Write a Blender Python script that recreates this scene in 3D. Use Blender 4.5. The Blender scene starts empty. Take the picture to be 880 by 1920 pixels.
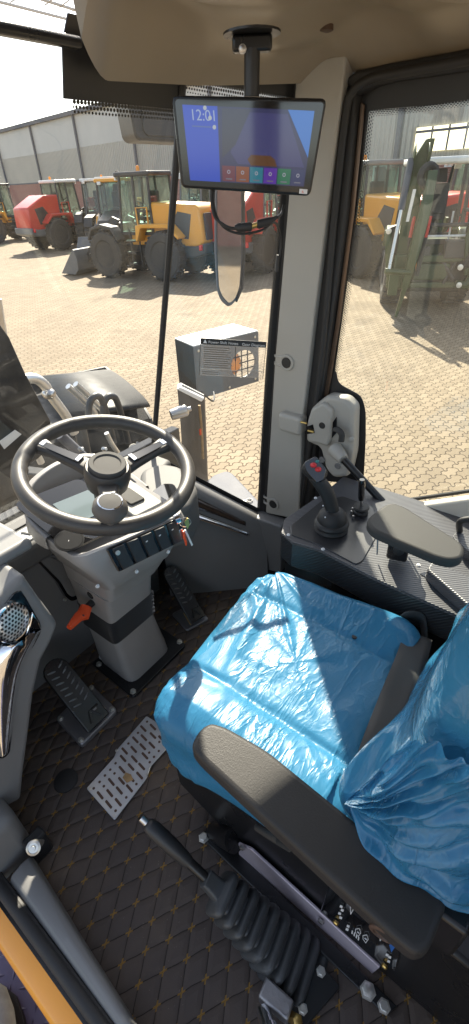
import bpy, bmesh, math, random
from mathutils import Vector, Matrix, noise
random.seed(7)
S = bpy.context.scene
COL = S.collection
rad = math.radians
V = Vector

# ------------------------------------------------------------------ camera
F = 888.0
CAM = V((-.53, -.80, 1.35))
PITCH, HEAD, ROLL = rad(35), rad(51), rad(2.5)
hd = V((math.sin(HEAD), math.cos(HEAD), 0)); rt = V((math.cos(HEAD), -math.sin(HEAD), 0)); up = V((0, 0, 1))
fwd = hd * math.cos(PITCH) - up * math.sin(PITCH)
u0 = hd * math.sin(PITCH) + up * math.cos(PITCH)
cR = rt * math.cos(ROLL) - u0 * math.sin(ROLL)
cU = rt * math.sin(ROLL) + u0 * math.cos(ROLL)
def ray(px, py):
    return fwd + cR * ((px - 440) / F) + cU * ((960 - py) / F)
def U(px, py, X=None, Y=None, z=None, t=None):
    """point of a known plane seen in direction (px,py): used to take measurements off the photograph"""
    d = ray(px, py)
    if X is not None: t = (X - CAM.x) / d.x
    elif Y is not None: t = (Y - CAM.y) / d.y
    elif z is not None: t = (z - CAM.z) / d.z
    return CAM + d * t
cd = bpy.data.cameras.new('camera'); cam = bpy.data.objects.new('camera', cd); COL.objects.link(cam)
cd.sensor_fit = 'VERTICAL'; cd.sensor_height = 36; cd.lens = 36 * F / 1920
cd.clip_start = .01; cd.clip_end = 2000
m = Matrix.Identity(4)
for i, c in enumerate((cR, cU, -fwd)):
    for j in range(3): m[j][i] = c[j]
m.translation = CAM; cam.matrix_world = m
S.camera = cam

# ------------------------------------------------------------------ materials
def mat(name, col=(.5, .5, .5), rough=.5, metal=0, bump=0, bscale=200, var=0, vscale=8, coat=0, emit=None, estr=1, spec=.5, detail=3, wear=0):
    M = bpy.data.materials.new(name); M.use_nodes = True
    N = M.node_tree.nodes; L = M.node_tree.links
    b = N['Principled BSDF']
    b.inputs['Base Color'].default_value = (*col, 1); b.inputs['Roughness'].default_value = rough
    b.inputs['Metallic'].default_value = metal; b.inputs['Specular IOR Level'].default_value = spec
    if coat: b.inputs['Coat Weight'].default_value = coat; b.inputs['Coat Roughness'].default_value = .06
    if emit: b.inputs['Emission Color'].default_value = (*emit, 1); b.inputs['Emission Strength'].default_value = estr
    tc = N.new('ShaderNodeTexCoord')
    if var:
        n = N.new('ShaderNodeTexNoise'); n.inputs['Scale'].default_value = vscale; n.inputs['Detail'].default_value = 5
        L.new(tc.outputs['Object'], n.inputs['Vector'])
        r = N.new('ShaderNodeMapRange'); r.inputs['From Min'].default_value = .3; r.inputs['From Max'].default_value = .7
        r.inputs['To Min'].default_value = 1 - var; r.inputs['To Max'].default_value = 1 + var
        L.new(n.outputs['Fac'], r.inputs['Value'])
        mx = N.new('ShaderNodeMix'); mx.data_type = 'RGBA'; mx.blend_type = 'MULTIPLY'; mx.inputs['Factor'].default_value = 1
        mx.inputs['A'].default_value = (*col, 1); L.new(r.outputs['Result'], mx.inputs['B']); L.new(mx.outputs['Result'], b.inputs['Base Color'])
        r2 = N.new('ShaderNodeMapRange'); r2.inputs['From Min'].default_value = .3; r2.inputs['From Max'].default_value = .7
        r2.inputs['To Min'].default_value = max(.02, rough - var * .4); r2.inputs['To Max'].default_value = min(1, rough + var * .4)
        L.new(n.outputs['Fac'], r2.inputs['Value']); L.new(r2.outputs['Result'], b.inputs['Roughness'])
    if bump:
        n2 = N.new('ShaderNodeTexNoise'); n2.inputs['Scale'].default_value = bscale; n2.inputs['Detail'].default_value = detail
        L.new(tc.outputs['Object'], n2.inputs['Vector'])
        bp = N.new('ShaderNodeBump'); bp.inputs['Strength'].default_value = bump; bp.inputs['Distance'].default_value = .3 / bscale
        L.new(n2.outputs['Fac'], bp.inputs['Height']); L.new(bp.outputs['Normal'], b.inputs['Normal'])
    return M
def nt(M): return M.node_tree.nodes, M.node_tree.links
class G:
    """tiny math-node helper"""
    def __init__(s, M): s.N, s.L = nt(M)
    def m(s, op, a, b=None, c=None):
        n = s.N.new('ShaderNodeMath'); n.operation = op
        for i, x in enumerate((a, b, c)):
            if x is None: continue
            if isinstance(x, (int, float)): n.inputs[i].default_value = x
            else: s.L.new(x, n.inputs[i])
        return n.outputs[0]
    def mixc(s, f, a, b):
        n = s.N.new('ShaderNodeMix'); n.data_type = 'RGBA'
        for k, x in (('Factor', f), ('A', a), ('B', b)):
            if isinstance(x, tuple): n.inputs[k].default_value = (*x, 1)
            elif isinstance(x, (int, float)): n.inputs[k].default_value = x
            else: s.L.new(x, n.inputs[k])
        return n.outputs['Result']
    def noise(s, vec, scale, detail=3):
        n = s.N.new('ShaderNodeTexNoise'); n.inputs['Scale'].default_value = scale; n.inputs['Detail'].default_value = detail
        s.L.new(vec, n.inputs['Vector']); return n.outputs['Fac']
    def bump(s, h, strength, dist, b):
        n = s.N.new('ShaderNodeBump'); n.inputs['Strength'].default_value = strength; n.inputs['Distance'].default_value = dist
        s.L.new(h, n.inputs['Height']); s.L.new(n.outputs['Normal'], b.inputs['Normal'])

MT = {}
MT['greysunlit'] = mat('grey_plastic_sunlit', (.125, .122, .118), .6, bump=.25, bscale=900, var=.06, vscale=5, spec=.3)  # darker copy of the grey plastic for sunlit parts, light evened by colour
MT['capgrey'] = mat('cap_grey', (.075, .072, .068), .7, spec=.2, bump=.2, bscale=800)
MT['dull'] = mat('dull_black', (.015, .015, .016), .8, spec=.1)
MT['darksteel'] = mat('dark_steel', (.016, .017, .018), .55, spec=.3, bump=.2, bscale=60, var=.3, vscale=5)
MT['grey'] = mat('grey_plastic', (.18, .177, .174), .5, bump=.25, bscale=900, var=.06, vscale=5)
MT['pillar'] = mat('pillar_plastic', (.38, .36, .32), .5, bump=.25, bscale=700, var=.05, vscale=4)
MT['column'] = mat('column_plastic', (.275, .264, .256), .48, bump=.25, bscale=900, var=.06, vscale=6)
MT['black'] = mat('black_plastic', (.022, .022, .023), .42, bump=.2, bscale=800, var=.15, vscale=9)
MT['rubber'] = mat('rubber', (.020, .019, .019), .6, bump=.2, bscale=500, var=.2, vscale=12)
MT['bellows'] = mat('bellows_rubber', (.035, .034, .034), .33, spec=.6)
MT['knob'] = mat('knob_plastic', (.10, .09, .08), .5, spec=.35, bump=.2, bscale=700)
MT['boot'] = mat('boot_rubber', (.05, .052, .054), .42, bump=.3, bscale=300, var=.25, vscale=14)
MT['bpaint'] = mat('black_paint', (.012, .012, .013), .3, bump=.08, bscale=400, var=.15)
MT['leather'] = mat('armrest_leather', (.030, .028, .026), .5, spec=.3, bump=.5, bscale=420, var=.1, vscale=15, detail=5)
MT['armside'] = mat('armrest_side', (.085, .05, .033), .42, bump=.4, bscale=420, var=.15)
MT['armgrey'] = mat('armrest_foam', (.045, .043, .040), .6, spec=.3, bump=.4, bscale=600, var=.06)
MT['wheel'] = mat('steering_rim', (.05, .045, .040), .46, bump=.25, bscale=700, var=.1, vscale=20)
MT['chrome'] = mat('chrome', (.85, .86, .88), .06, metal=1, var=.05)
MT['steel'] = mat('steel', (.55, .54, .53), .3, metal=1, bump=.15, bscale=200, var=.12)
MT['zinc'] = mat('zinc_bolt', (.62, .60, .55), .35, metal=.8, bump=.3, bscale=300, var=.1)
MT['alu'] = mat('aluminium_plate', (.55, .55, .57), .38, metal=.55, bump=.2, bscale=150, var=.12, vscale=18)
MT['cast'] = mat('cast_metal', (.30, .29, .30), .42, metal=.7, bump=.4, bscale=250, var=.15)
MT['orange'] = mat('orange_plastic', (.78, .085, .02), .4, bump=.1)
MT['red'] = mat('red_button', (.62, .03, .035), .3)
MT['teal'] = mat('teal_button', (.03, .20, .20), .35)
MT['white'] = mat('white_paint', (.75, .75, .72), .4, var=.06)
MT['brass'] = mat('brass', (.62, .42, .14), .3, metal=.9)
MT['piano'] = mat('gloss_black', (.008, .008, .009), .06, coat=.6)
MT['liner'] = mat('headliner_fabric', (.27, .222, .162), .36, bump=.15, bscale=500, var=.05, vscale=3, spec=.6)
MT['yellow'] = mat('yellow_paint', (.72, .33, .03), .32, bump=.05, bscale=60, var=.06, vscale=2, coat=.3)
MT['ysill'] = mat('yellow_sill_paint', (.80, .30, .008), .22, bump=.05, var=.04, coat=.5)
MT['redp'] = mat('red_paint', (.60, .045, .03), .35, var=.08, vscale=2, coat=.2)
MT['pipe'] = mat('bright_pipe', (.72, .72, .70), .34, metal=.75, bump=.1, bscale=100)
MT['greenp'] = mat('olive_paint', (.048, .072, .028), .4, var=.12, vscale=3)
MT['greyp'] = mat('grey_paint', (.13, .135, .14), .45, var=.15, vscale=3)
MT['dkp'] = mat('dark_paint', (.035, .036, .04), .45, var=.2, vscale=3)
MT['tyre'] = mat('tyre_rubber', (.042, .040, .038), .75, bump=.6, bscale=40, var=.3, vscale=5)
MT['amber'] = mat('amber_lens', (.85, .28, .02), .25)
MT['rlamp'] = mat('red_lens', (.65, .03, .03), .25)
MT['wood'] = mat('tan_grit', (.35, .22, .10), .7, bump=.5, bscale=90, var=.3, vscale=30)
MT['belt'] = mat('belt_webbing', (.045, .043, .042), .7, bump=.5, bscale=700, var=.08)
MT['guard'] = mat('sheet_grey', (.12, .125, .145), .65, spec=.25, bump=.1, bscale=60, var=.08)
MT['purple'] = mat('step_plate', (.105, .088, .15), .42, metal=.2, bump=.2, bscale=80, var=.12)
MT['shoe'] = mat('shoe_cloth', (.30, .33, .34), .8, bump=.5, bscale=300, var=.2, vscale=40)
MT['beige'] = mat('sill_paint', (.62, .58, .50), .4, var=.05)
MT['decal'] = mat('decal_white', (.7, .7, .7), .5)
MT['blue'] = mat('blue_plastic', (.02, .12, .42), .4)
MT['seatvinyl'] = mat('seat_vinyl', (.03, .03, .032), .5, bump=.4, bscale=300, var=.1)

def carbon(name, col, period=.011):
    M = mat(name, col, .38, spec=.6); N, L = nt(M); g = G(M); b = N['Principled BSDF']
    tc = N.new('ShaderNodeTexCoord'); sp = N.new('ShaderNodeSeparateXYZ'); L.new(tc.outputs['Object'], sp.inputs[0])
    a = g.m('ADD', g.m('ADD', sp.outputs[0], g.m('MULTIPLY', sp.outputs[1], 1.0)), g.m('MULTIPLY', sp.outputs[2], 1.1))
    w = g.m('SINE', g.m('MULTIPLY', a, 6.283 / period))
    g.bump(w, .5, .0008, b)
    return M
MT['carbon'] = carbon('ribbed_trim', (.03, .03, .031))
MT['carbonsky'] = carbon('ribbed_trim_sky', (.075, .075, .082), .009)  # paler bluish copy of the trim, sky reflection put into its colour

def film(name, rough=.31, bs=.62):
    """thin blue plastic wrap, wrinkled"""
    M = mat(name, (.05, .22, .40), rough, coat=(.3 if rough < .3 else 0), spec=(.5 if rough < .3 else .38)); N, L = nt(M); g = G(M); b = N['Principled BSDF']
    tc = N.new('ShaderNodeTexCoord')
    mp = N.new('ShaderNodeMapping'); mp.inputs['Rotation'].default_value = (.3, .4, .55); mp.inputs['Scale'].default_value = (1, 2.6, 1.4)
    L.new(tc.outputs['Object'], mp.inputs['Vector'])
    nz = N.new('ShaderNodeTexNoise'); nz.inputs['Scale'].default_value = 5; nz.inputs['Detail'].default_value = 3
    L.new(mp.outputs[0], nz.inputs['Vector'])
    vadd = N.new('ShaderNodeVectorMath'); vadd.operation = 'MULTIPLY_ADD'; L.new(nz.outputs['Color'], vadd.inputs[0])
    vadd.inputs[1].default_value = (.25, .25, .25); L.new(mp.outputs[0], vadd.inputs[2])
    def ridge(scale, p):
        f = g.noise(vadd.outputs[0], scale, 2)
        r = g.m('SUBTRACT', 1, g.m('ABSOLUTE', g.m('MULTIPLY', g.m('SUBTRACT', f, .5), 5)))
        return g.m('POWER', g.m('MAXIMUM', r, 0), p)
    h = g.m('MULTIPLY', g.m('ADD', g.m('ADD', g.m('MULTIPLY', ridge(4, 3.), .7), g.m('MULTIPLY', ridge(11, 3.), .30)), g.m('MULTIPLY', ridge(30, 2.), .14)), g.m('MULTIPLY_ADD', g.noise(tc.outputs['Object'], 5, 2), 1.8, -.4))
    g.bump(h, bs, .008, b)
    # soft random tone between a deeper and a paler blue
    c = g.mixc(g.noise(tc.outputs['Object'], 3.5, 2), (.025, .175, .34), (.06, .25, .41))
    L.new(c, b.inputs['Base Color'])
    tr = N.new('ShaderNodeBsdfTransparent'); tr.inputs['Color'].default_value = (.35, .68, .95, 1)
    mx = N.new('ShaderNodeMixShader'); mx.inputs[0].default_value = .22
    out = N['Material Output']
    L.new(b.outputs[0], mx.inputs[1]); L.new(tr.outputs[0], mx.inputs[2]); L.new(mx.outputs[0], out.inputs['Surface'])
    return M
MT['film'] = film('blue_film')
MT['film2'] = film('blue_film_loose', .17, .9)

def glass(name, tint=(.93, .95, .93), dust=.007):
    M = bpy.data.materials.new(name); M.use_nodes = True; N, L = nt(M); N.remove(N['Principled BSDF'])
    tr = N.new('ShaderNodeBsdfTransparent'); tr.inputs['Color'].default_value = (*tint, 1)
    gl = N.new('ShaderNodeBsdfGlossy'); gl.inputs['Roughness'].default_value = 0.0
    lw = N.new('ShaderNodeLayerWeight'); lw.inputs['Blend'].default_value = .5; g0 = G(M)
    fr = g0.m('MULTIPLY_ADD', g0.m('POWER', lw.outputs['Facing'], 5), .85, .05)
    mx = N.new('ShaderNodeMixShader'); L.new(fr, mx.inputs[0]); L.new(tr.outputs[0], mx.inputs[1]); L.new(gl.outputs[0], mx.inputs[2])
    tc = N.new('ShaderNodeTexCoord'); g = G(M)
    mp = N.new('ShaderNodeMapping'); mp.inputs['Scale'].default_value = (6, 6, 1.2); L.new(tc.outputs['Object'], mp.inputs[0])
    d = g.m('MULTIPLY', g.m('POWER', g.noise(mp.outputs[0], 2.5, 4), 2), dust * 4)
    df = N.new('ShaderNodeBsdfTranslucent'); df.inputs['Color'].default_value = (.8, .76, .68, 1)  # dust film also stands in for the veil of haze over the view
    m2 = N.new('ShaderNodeMixShader'); L.new(d, m2.inputs[0]); L.new(mx.outputs[0], m2.inputs[1]); L.new(df.outputs[0], m2.inputs[2])
    L.new(m2.outputs[0], N['Material Output'].inputs['Surface'])
    return M
MT['glass'] = glass('window_glass')
MT['vglass'] = glass('vehicle_glass', (.50, .66, .60), .05)
MT['clear'] = glass('clear_plastic', (.9, .85, .78), .15)

def frit(name):
    M = mat(name, (.012, .012, .012), .3); N, L = nt(M); g = G(M); b = N['Principled BSDF']
    uv = N.new('ShaderNodeTexCoord'); sp = N.new('ShaderNodeSeparateXYZ'); L.new(uv.outputs['UV'], sp.inputs[0])
    x, y = sp.outputs[0], sp.outputs[1]          # x in cells, y: 0 solid edge .. rows
    row = g.m('FLOOR', y)
    fx = g.m('SUBTRACT', g.m('FRACT', g.m('ADD', x, g.m('MULTIPLY', row, .5))), .5)
    fy = g.m('SUBTRACT', g.m('FRACT', y), .5)
    d = g.m('SQRT', g.m('ADD', g.m('MULTIPLY', fx, fx), g.m('MULTIPLY', fy, fy)))
    rr = g.m('SUBTRACT', .52, g.m('MULTIPLY', y, .085))
    mask = g.m('LESS_THAN', d, rr)
    L.new(mask, b.inputs['Alpha'])
    return M
MT['frit'] = frit('glass_frit')

def pavers():
    M = mat('pavers', (.38, .31, .23), .85, spec=.25); N, L = nt(M); g = G(M); b = N['Principled BSDF']
    tc = N.new('ShaderNodeTexCoord')
    mp = N.new('ShaderNodeMapping'); mp.inputs['Rotation'].default_value = (0, 0, rad(14)); L.new(tc.outputs['Object'], mp.inputs[0])
    sp = N.new('ShaderNodeSeparateXYZ'); L.new(mp.outputs[0], sp.inputs[0])
    wob = g.m('MULTIPLY', g.m('SUBTRACT', g.noise(mp.outputs[0], 9, 2), .5), .012)
    x = g.m('ADD', sp.outputs[0], wob); y = g.m('ADD', sp.outputs[1], wob)
    w, h = .25, .125
    def zig(v, per, amp):                       # trapezoid wave
        t = g.m('SUBTRACT', g.m('ABSOLUTE', g.m('SUBTRACT', g.m('FRACT', g.m('DIVIDE', v, per)), .5)), .25)
        return g.m('MULTIPLY', g.m('MAXIMUM', g.m('MINIMUM', g.m('MULTIPLY', t, 9), 1), -1), amp)
    yr = g.m('DIVIDE', g.m('ADD', y, zig(x, w / 2, .015)), h)
    row = g.m('FLOOR', yr); fy = g.m('FRACT', yr)
    xs = g.m('ADD', x, zig(y, h, .015))
    xr = g.m('ADD', g.m('DIVIDE', xs, w), g.m('MULTIPLY', g.m('MODULO', row, 2), .5))
    colm = g.m('FLOOR', xr); fx = g.m('FRACT', xr)
    dy = g.m('MULTIPLY', g.m('MINIMUM', fy, g.m('SUBTRACT', 1, fy)), h)
    dx = g.m('MULTIPLY', g.m('MINIMUM', fx, g.m('SUBTRACT', 1, fx)), w)
    d = g.m('MINIMUM', dx, dy)
    mr = N.new('ShaderNodeMapRange'); mr.inputs['From Min'].default_value = .0036; mr.inputs['From Max'].default_value = .0105; L.new(d, mr.inputs['Value'])
    j = mr.outputs[0]
    cx = N.new('ShaderNodeCombineXYZ'); L.new(row, cx.inputs[0]); L.new(colm, cx.inputs[1])
    wn = N.new('ShaderNodeTexWhiteNoise'); L.new(cx.outputs[0], wn.inputs['Vector'])
    base = g.mixc(wn.outputs['Value'], (.232, .184, .126), (.295, .236, .164))
    blot = g.mixc(g.noise(tc.outputs['Object'], .6, 5), (.66, .65, .64), (1.14, 1.14, 1.14))
    oil = N.new('ShaderNodeMapRange'); oil.inputs['From Min'].default_value = .60; oil.inputs['From Max'].default_value = .74; L.new(g.noise(tc.outputs['Object'], .75, 6), oil.inputs['Value'])
    blot = g.mixc(g.m('MULTIPLY', oil.outputs[0], .55), blot, (.42, .40, .38))
    fine = g.mixc(g.noise(tc.outputs['Object'], 60, 4), (.82, .82, .82), (1.15, 1.15, 1.15))
    def mul(a, c):
        n = N.new('ShaderNodeMix'); n.data_type = 'RGBA'; n.blend_type = 'MULTIPLY'; n.inputs['Factor'].default_value = 1
        L.new(a, n.inputs['A']); L.new(c, n.inputs['B']); return n.outputs['Result']
    base = mul(mul(base, blot), fine)
    L.new(g.mixc(j, (.07, .05, .033), base), b.inputs['Base Color'])
    g.bump(g.m('ADD', j, g.m('MULTIPLY', g.noise(tc.outputs['Object'], 90, 3), .25)), .8, .006, b)
    return M
MT['pavers'] = pavers()

def quilt():
    M = mat('quilted_mat', (.04, .035, .036), .8, spec=.25); N, L = nt(M); g = G(M); b = N['Principled BSDF']
    tc = N.new('ShaderNodeTexCoord'); sp = N.new('ShaderNodeSeparateXYZ'); L.new(tc.outputs['Object'], sp.inputs[0])
    wob = g.m('MULTIPLY', g.m('SUBTRACT', g.noise(tc.outputs['Object'], 30, 2), .5), .004)
    X = g.m('DIVIDE', g.m('ADD', g.m('ADD', sp.outputs[0], wob), .311), .0445)
    Y = g.m('DIVIDE', g.m('ADD', g.m('ADD', sp.outputs[1], wob), .406), .0262)
    s = g.m('MULTIPLY', g.m('SUBTRACT', X, Y), .5); t = g.m('MULTIPLY', g.m('ADD', X, Y), .5)
    def dl(v): return g.m('ABSOLUTE', g.m('SUBTRACT', g.m('FRACT', g.m('ADD', v, .5)), .5))
    ds, dt = dl(s), dl(t)
    d = g.m('MINIMUM', ds, dt)
    pil = g.m('POWER', g.m('MINIMUM', g.m('MULTIPLY', d, 4), 1), .5)
    # yellow four-pointed stitch stars where the seams cross
    st = g.m('MULTIPLY', g.m('LESS_THAN', g.m('MULTIPLY', ds, 1.), .035), g.m('LESS_THAN', dt, .16))
    st2 = g.m('MULTIPLY', g.m('LESS_THAN', dt, .035), g.m('LESS_THAN', ds, .16))
    star = g.m('MAXIMUM', st, st2)
    cen = g.m('LESS_THAN', g.m('ADD', ds, dt), .09)
    star = g.m('MAXIMUM', star, cen)
    line = g.m('LESS_THAN', d, .02)
    n1 = g.noise(tc.outputs['Object'], 7, 5)
    fab = g.mixc(n1, (.060, .048, .044), (.090, .074, .068))
    dirt = g.m('MULTIPLY', g.m('POWER', g.noise(tc.outputs['Object'], 4.2, 6), 4), 3.2)
    fab = g.mixc(dirt, fab, (.17, .125, .09))
    gr_ = g.m('GREATER_THAN', g.noise(tc.outputs['Object'], 260, 2), .735)
    fab = g.mixc(g.m('MULTIPLY', gr_, g.m('MULTIPLY_ADD', dirt, 1.2, .15)), fab, (.30, .25, .19))
    c = g.mixc(g.m('MULTIPLY', line, .6), fab, (.012, .010, .010))
    c = g.mixc(g.m('MULTIPLY', star, .75), c, (.34, .19, .04))
    L.new(c, b.inputs['Base Color'])
    hgt = g.m('ADD', g.m('MULTIPLY', pil, 1), g.m('MULTIPLY', g.noise(tc.outputs['Object'], 420, 3), .10))
    g.bump(hgt, .9, .005, b)
    return M
MT['quilt'] = quilt()

def siding():
    M = mat('corrugated_siding', (.43, .41, .36), .5, var=.06, vscale=.4); N, L = nt(M); g = G(M); b = N['Principled BSDF']
    tc = N.new('ShaderNodeTexCoord'); sp = N.new('ShaderNodeSeparateXYZ'); L.new(tc.outputs['Object'], sp.inputs[0])
    g.bump(g.m('SINE', g.m('MULTIPLY', sp.outputs[0], 6.283 / .28)), 1, .05, b)
    return M
MT['siding'] = siding()
MT['panel'] = mat('siding_smooth', (.47, .47, .45), .5, var=.05, vscale=.5)
def brick():
    M = mat('brick', (.32, .11, .08), .85); N, L = nt(M); b = N['Principled BSDF']
    tc = N.new('ShaderNodeTexCoord'); mp = N.new('ShaderNodeMapping'); mp.inputs['Rotation'].default_value = (rad(90), 0, 0); L.new(tc.outputs['Object'], mp.inputs[0])
    t = N.new('ShaderNodeTexBrick'); L.new(mp.outputs[0], t.inputs[0])
    t.inputs['Color1'].default_value = (.34, .12, .085, 1); t.inputs['Color2'].default_value = (.26, .09, .065, 1); t.inputs['Mortar'].default_value = (.38, .30, .26, 1)
    t.inputs['Scale'].default_value = 1; t.inputs['Brick Width'].default_value = .24; t.inputs['Row Height'].default_value = .085; t.inputs['Mortar Size'].default_value = .01
    L.new(t.outputs['Color'], b.inputs['Base Color']); return M
MT['brick'] = brick()

# ------------------------------------------------------------------ objects
WL = {}
def tag(o, label, cat, group=None):
    o['label'] = label; o['category'] = cat
    if group: o['group'] = group
    return o
def thing(name, loc, label, cat, group=None, rz=0):
    o = bpy.data.objects.new(name, None); COL.objects.link(o); o.empty_display_size = .1
    o.location = loc; o.rotation_euler = (0, 0, rz); WL[o] = V(loc)
    return tag(o, label, cat, group)

class MB:
    def __init__(s): s.v = []; s.f = []; s.uv = None
    def add(s, vs, fs):
        k = len(s.v); s.v += [V(p) for p in vs]; s.f += [tuple(i + k for i in f) for f in fs]; return s
    def box(s, c, size, rot=None):
        c = V(c); hx, hy, hz = [q / 2 for q in size]
        P = [V((x, y, z)) for z in (-hz, hz) for y in (-hy, hy) for x in (-hx, hx)]
        if rot is not None: P = [rot @ p for p in P]
        return s.add([c + p for p in P], [(0, 2, 3, 1), (4, 5, 7, 6), (0, 1, 5, 4), (2, 6, 7, 3), (0, 4, 6, 2), (1, 3, 7, 5)])
    def prism(s, poly, vec):
        vec = V(vec); n = len(poly); P = [V(p) for p in poly]
        fs = [tuple(range(n - 1, -1, -1)), tuple(range(n, 2 * n))] + [(i, (i + 1) % n, n + (i + 1) % n, n + i) for i in range(n)]
        return s.add(P + [p + vec for p in P], fs)
    def loft(s, secs, cap=True, closed=True):
        n = len(secs[0]); vs = [p for q in secs for p in q]; fs = []
        for i in range(len(secs) - 1):
            for j in range(n if closed else n - 1):
                fs.append((i * n + j, i * n + (j + 1) % n, (i + 1) * n + (j + 1) % n, (i + 1) * n + j))
        if cap and closed: fs += [tuple(range(n - 1, -1, -1)), tuple((len(secs) - 1) * n + i for i in range(n))]
        return s.add(vs, fs)
    def tube(s, pts, r, n=10, ell=1.0):
        pts = [V(p) for p in pts]; rs = r if isinstance(r, (list, tuple)) else [r] * len(pts)
        secs = []; prev = None
        for i, p in enumerate(pts):
            t = (pts[min(i + 1, len(pts) - 1)] - pts[max(i - 1, 0)]).normalized()
            if prev is None: a = t.orthogonal().normalized()
            else:
                a = prev - t * prev.dot(t); a = a.normalized() if a.length > 1e-6 else t.orthogonal().normalized()
            prev = a; b = t.cross(a)
            secs.append([p + a * (rs[i] * math.cos(k * 2 * math.pi / n)) + b * (rs[i] * ell * math.sin(k * 2 * math.pi / n)) for k in range(n)])
        return s.loft(secs)
    def lathe(s, prof, org, axis=(0, 0, 1), n=24, ref=None, ell=1.0):
        """prof: (radius, height) pairs"""
        ax = V(axis).normalized(); a = V(ref) if ref else ax.orthogonal(); a = (a - ax * a.dot(ax)).normalized(); b = ax.cross(a); org = V(org)
        return s.loft([[org + ax * h + a * (max(r, 1e-4) * math.cos(k * 2 * math.pi / n)) + b * (max(r, 1e-4) * ell * math.sin(k * 2 * math.pi / n)) for k in range(n)] for r, h in prof])
    def sphere(s, c, r, n=16, sq=(1, 1, 1)):
        c = V(c); secs = []
        for i in range(n // 2 + 1):
            th = math.pi * i / (n // 2); rr = max(math.sin(th), 1e-3)
            secs.append([c + V((rr * math.cos(2 * math.pi * k / n) * r * sq[0], rr * math.sin(2 * math.pi * k / n) * r * sq[1], -math.cos(th) * r * sq[2])) for k in range(n)])
        return s.loft(secs)
    def torus(s, c, R, r, axis=(0, 0, 1), n=48, k=12, ell=1):
        ax = V(axis).normalized(); a = ax.orthogonal().normalized(); b = ax.cross(a); c = V(c); vs = []; fs = []
        for i in range(n):
            d = a * math.cos(2 * math.pi * i / n) + b * math.sin(2 * math.pi * i / n)
            for j in range(k):
                vs.append(c + d * (R + r * math.cos(2 * math.pi * j / k)) + ax * (r * ell * math.sin(2 * math.pi * j / k)))
        for i in range(n):
            for j in range(k): fs.append((i * k + j, ((i + 1) % n) * k + j, ((i + 1) % n) * k + (j + 1) % k, i * k + (j + 1) % k))
        return s.add(vs, fs)
    def grid(s, fn, nu, nv):
        vs = [V(fn(i / nu, j / nv)) for j in range(nv + 1) for i in range(nu + 1)]
        return s.add(vs, [(j * (nu + 1) + i, j * (nu + 1) + i + 1, (j + 1) * (nu + 1) + i + 1, (j + 1) * (nu + 1) + i) for j in range(nv) for i in range(nu)])
    def build(s, name, m, parent=None, smooth=40, bevel=0, seg=2, solid=0, sub=0, recalc=True):
        lo = V([min(p[i] for p in s.v) for i in range(3)]); hi = V([max(p[i] for p in s.v) for i in range(3)])
        c = V(((lo.x + hi.x) / 2, (lo.y + hi.y) / 2, lo.z))
        if parent is None and name in ('floor', 'ground'): c = V((0, 0, lo.z))
        me = bpy.data.meshes.new(name); me.from_pydata([p - c for p in s.v], [], s.f)
        if recalc:
            bm = bmesh.new(); bm.from_mesh(me); bmesh.ops.recalc_face_normals(bm, faces=bm.faces); bm.to_mesh(me); bm.free()
        me.materials.append(MT[m] if isinstance(m, str) else m)
        if smooth:
            me.shade_smooth()
            if smooth < 180: me.set_sharp_from_angle(angle=rad(smooth))
        if s.uv:
            ul = me.uv_layers.new(name='UVMap')
            for lp in me.loops: ul.data[lp.index].uv = s.uv[lp.vertex_index]
        o = bpy.data.objects.new(name, me); COL.objects.link(o); WL[o] = c
        if parent is not None: o.parent = parent; o.location = c - WL[parent]
        else: o.location = c
        if solid:
            md = o.modifiers.new('solid', 'SOLIDIFY'); md.thickness = solid; md.offset = 0
        if bevel:
            md = o.modifiers.new('bevel', 'BEVEL'); md.width = bevel; md.segments = seg; md.limit_method = 'ANGLE'; md.angle_limit = rad(35)
            md.harden_normals = False
        if sub:
            md = o.modifiers.new('sub', 'SUBSURF'); md.levels = sub; md.render_levels = sub
        return o
def struct(o): o['kind'] = 'structure'; return o
def bolt(parent, p, r=.009, axis=(0, 0, 1), name='bolt', m='zinc', h=.008):
    b = MB(); b.lathe([(r * 1.25, 0), (r * 1.25, h * .2), (r * .95, h * .22), (r * .95, h * .9), (r * .8, h)], p, axis, n=6 if r > .006 else 10); return b.build(name, m, parent, smooth=30)
def text_mesh(txt, size, org, ux, uy, name, m, parent):
    cu = bpy.data.curves.new('t', 'FONT'); cu.body = txt; cu.size = size
    o = bpy.data.objects.new('t', cu); COL.objects.link(o); bpy.context.view_layer.update()
    me0 = bpy.data.meshes.new_from_object(o.evaluated_get(bpy.context.evaluated_depsgraph_get()))
    b = MB(); b.add([V(org) + V(ux) * v.co.x + V(uy) * v.co.y for v in me0.vertices], [tuple(p.vertices) for p in me0.polygons])
    bpy.data.objects.remove(o); bpy.data.curves.remove(cu); bpy.data.meshes.remove(me0)
    return b.build(name, m, parent, smooth=0)
def lerp(a, b, t): return a + (b - a) * t
def spline(P, n=8):
    P = [V(p) for p in P]; out = []
    for i in range(len(P) - 1):
        p0, p1, p2, p3 = P[max(i - 1, 0)], P[i], P[i + 1], P[min(i + 2, len(P) - 1)]
        for k in range(n):
            t = k / n
            out.append(.5 * ((2 * p1) + (p2 - p0) * t + (2 * p0 - 5 * p1 + 4 * p2 - p3) * t * t + (3 * p1 - p0 - 3 * p2 + p3) * t ** 3))
    return out + [P[-1]]
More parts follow.
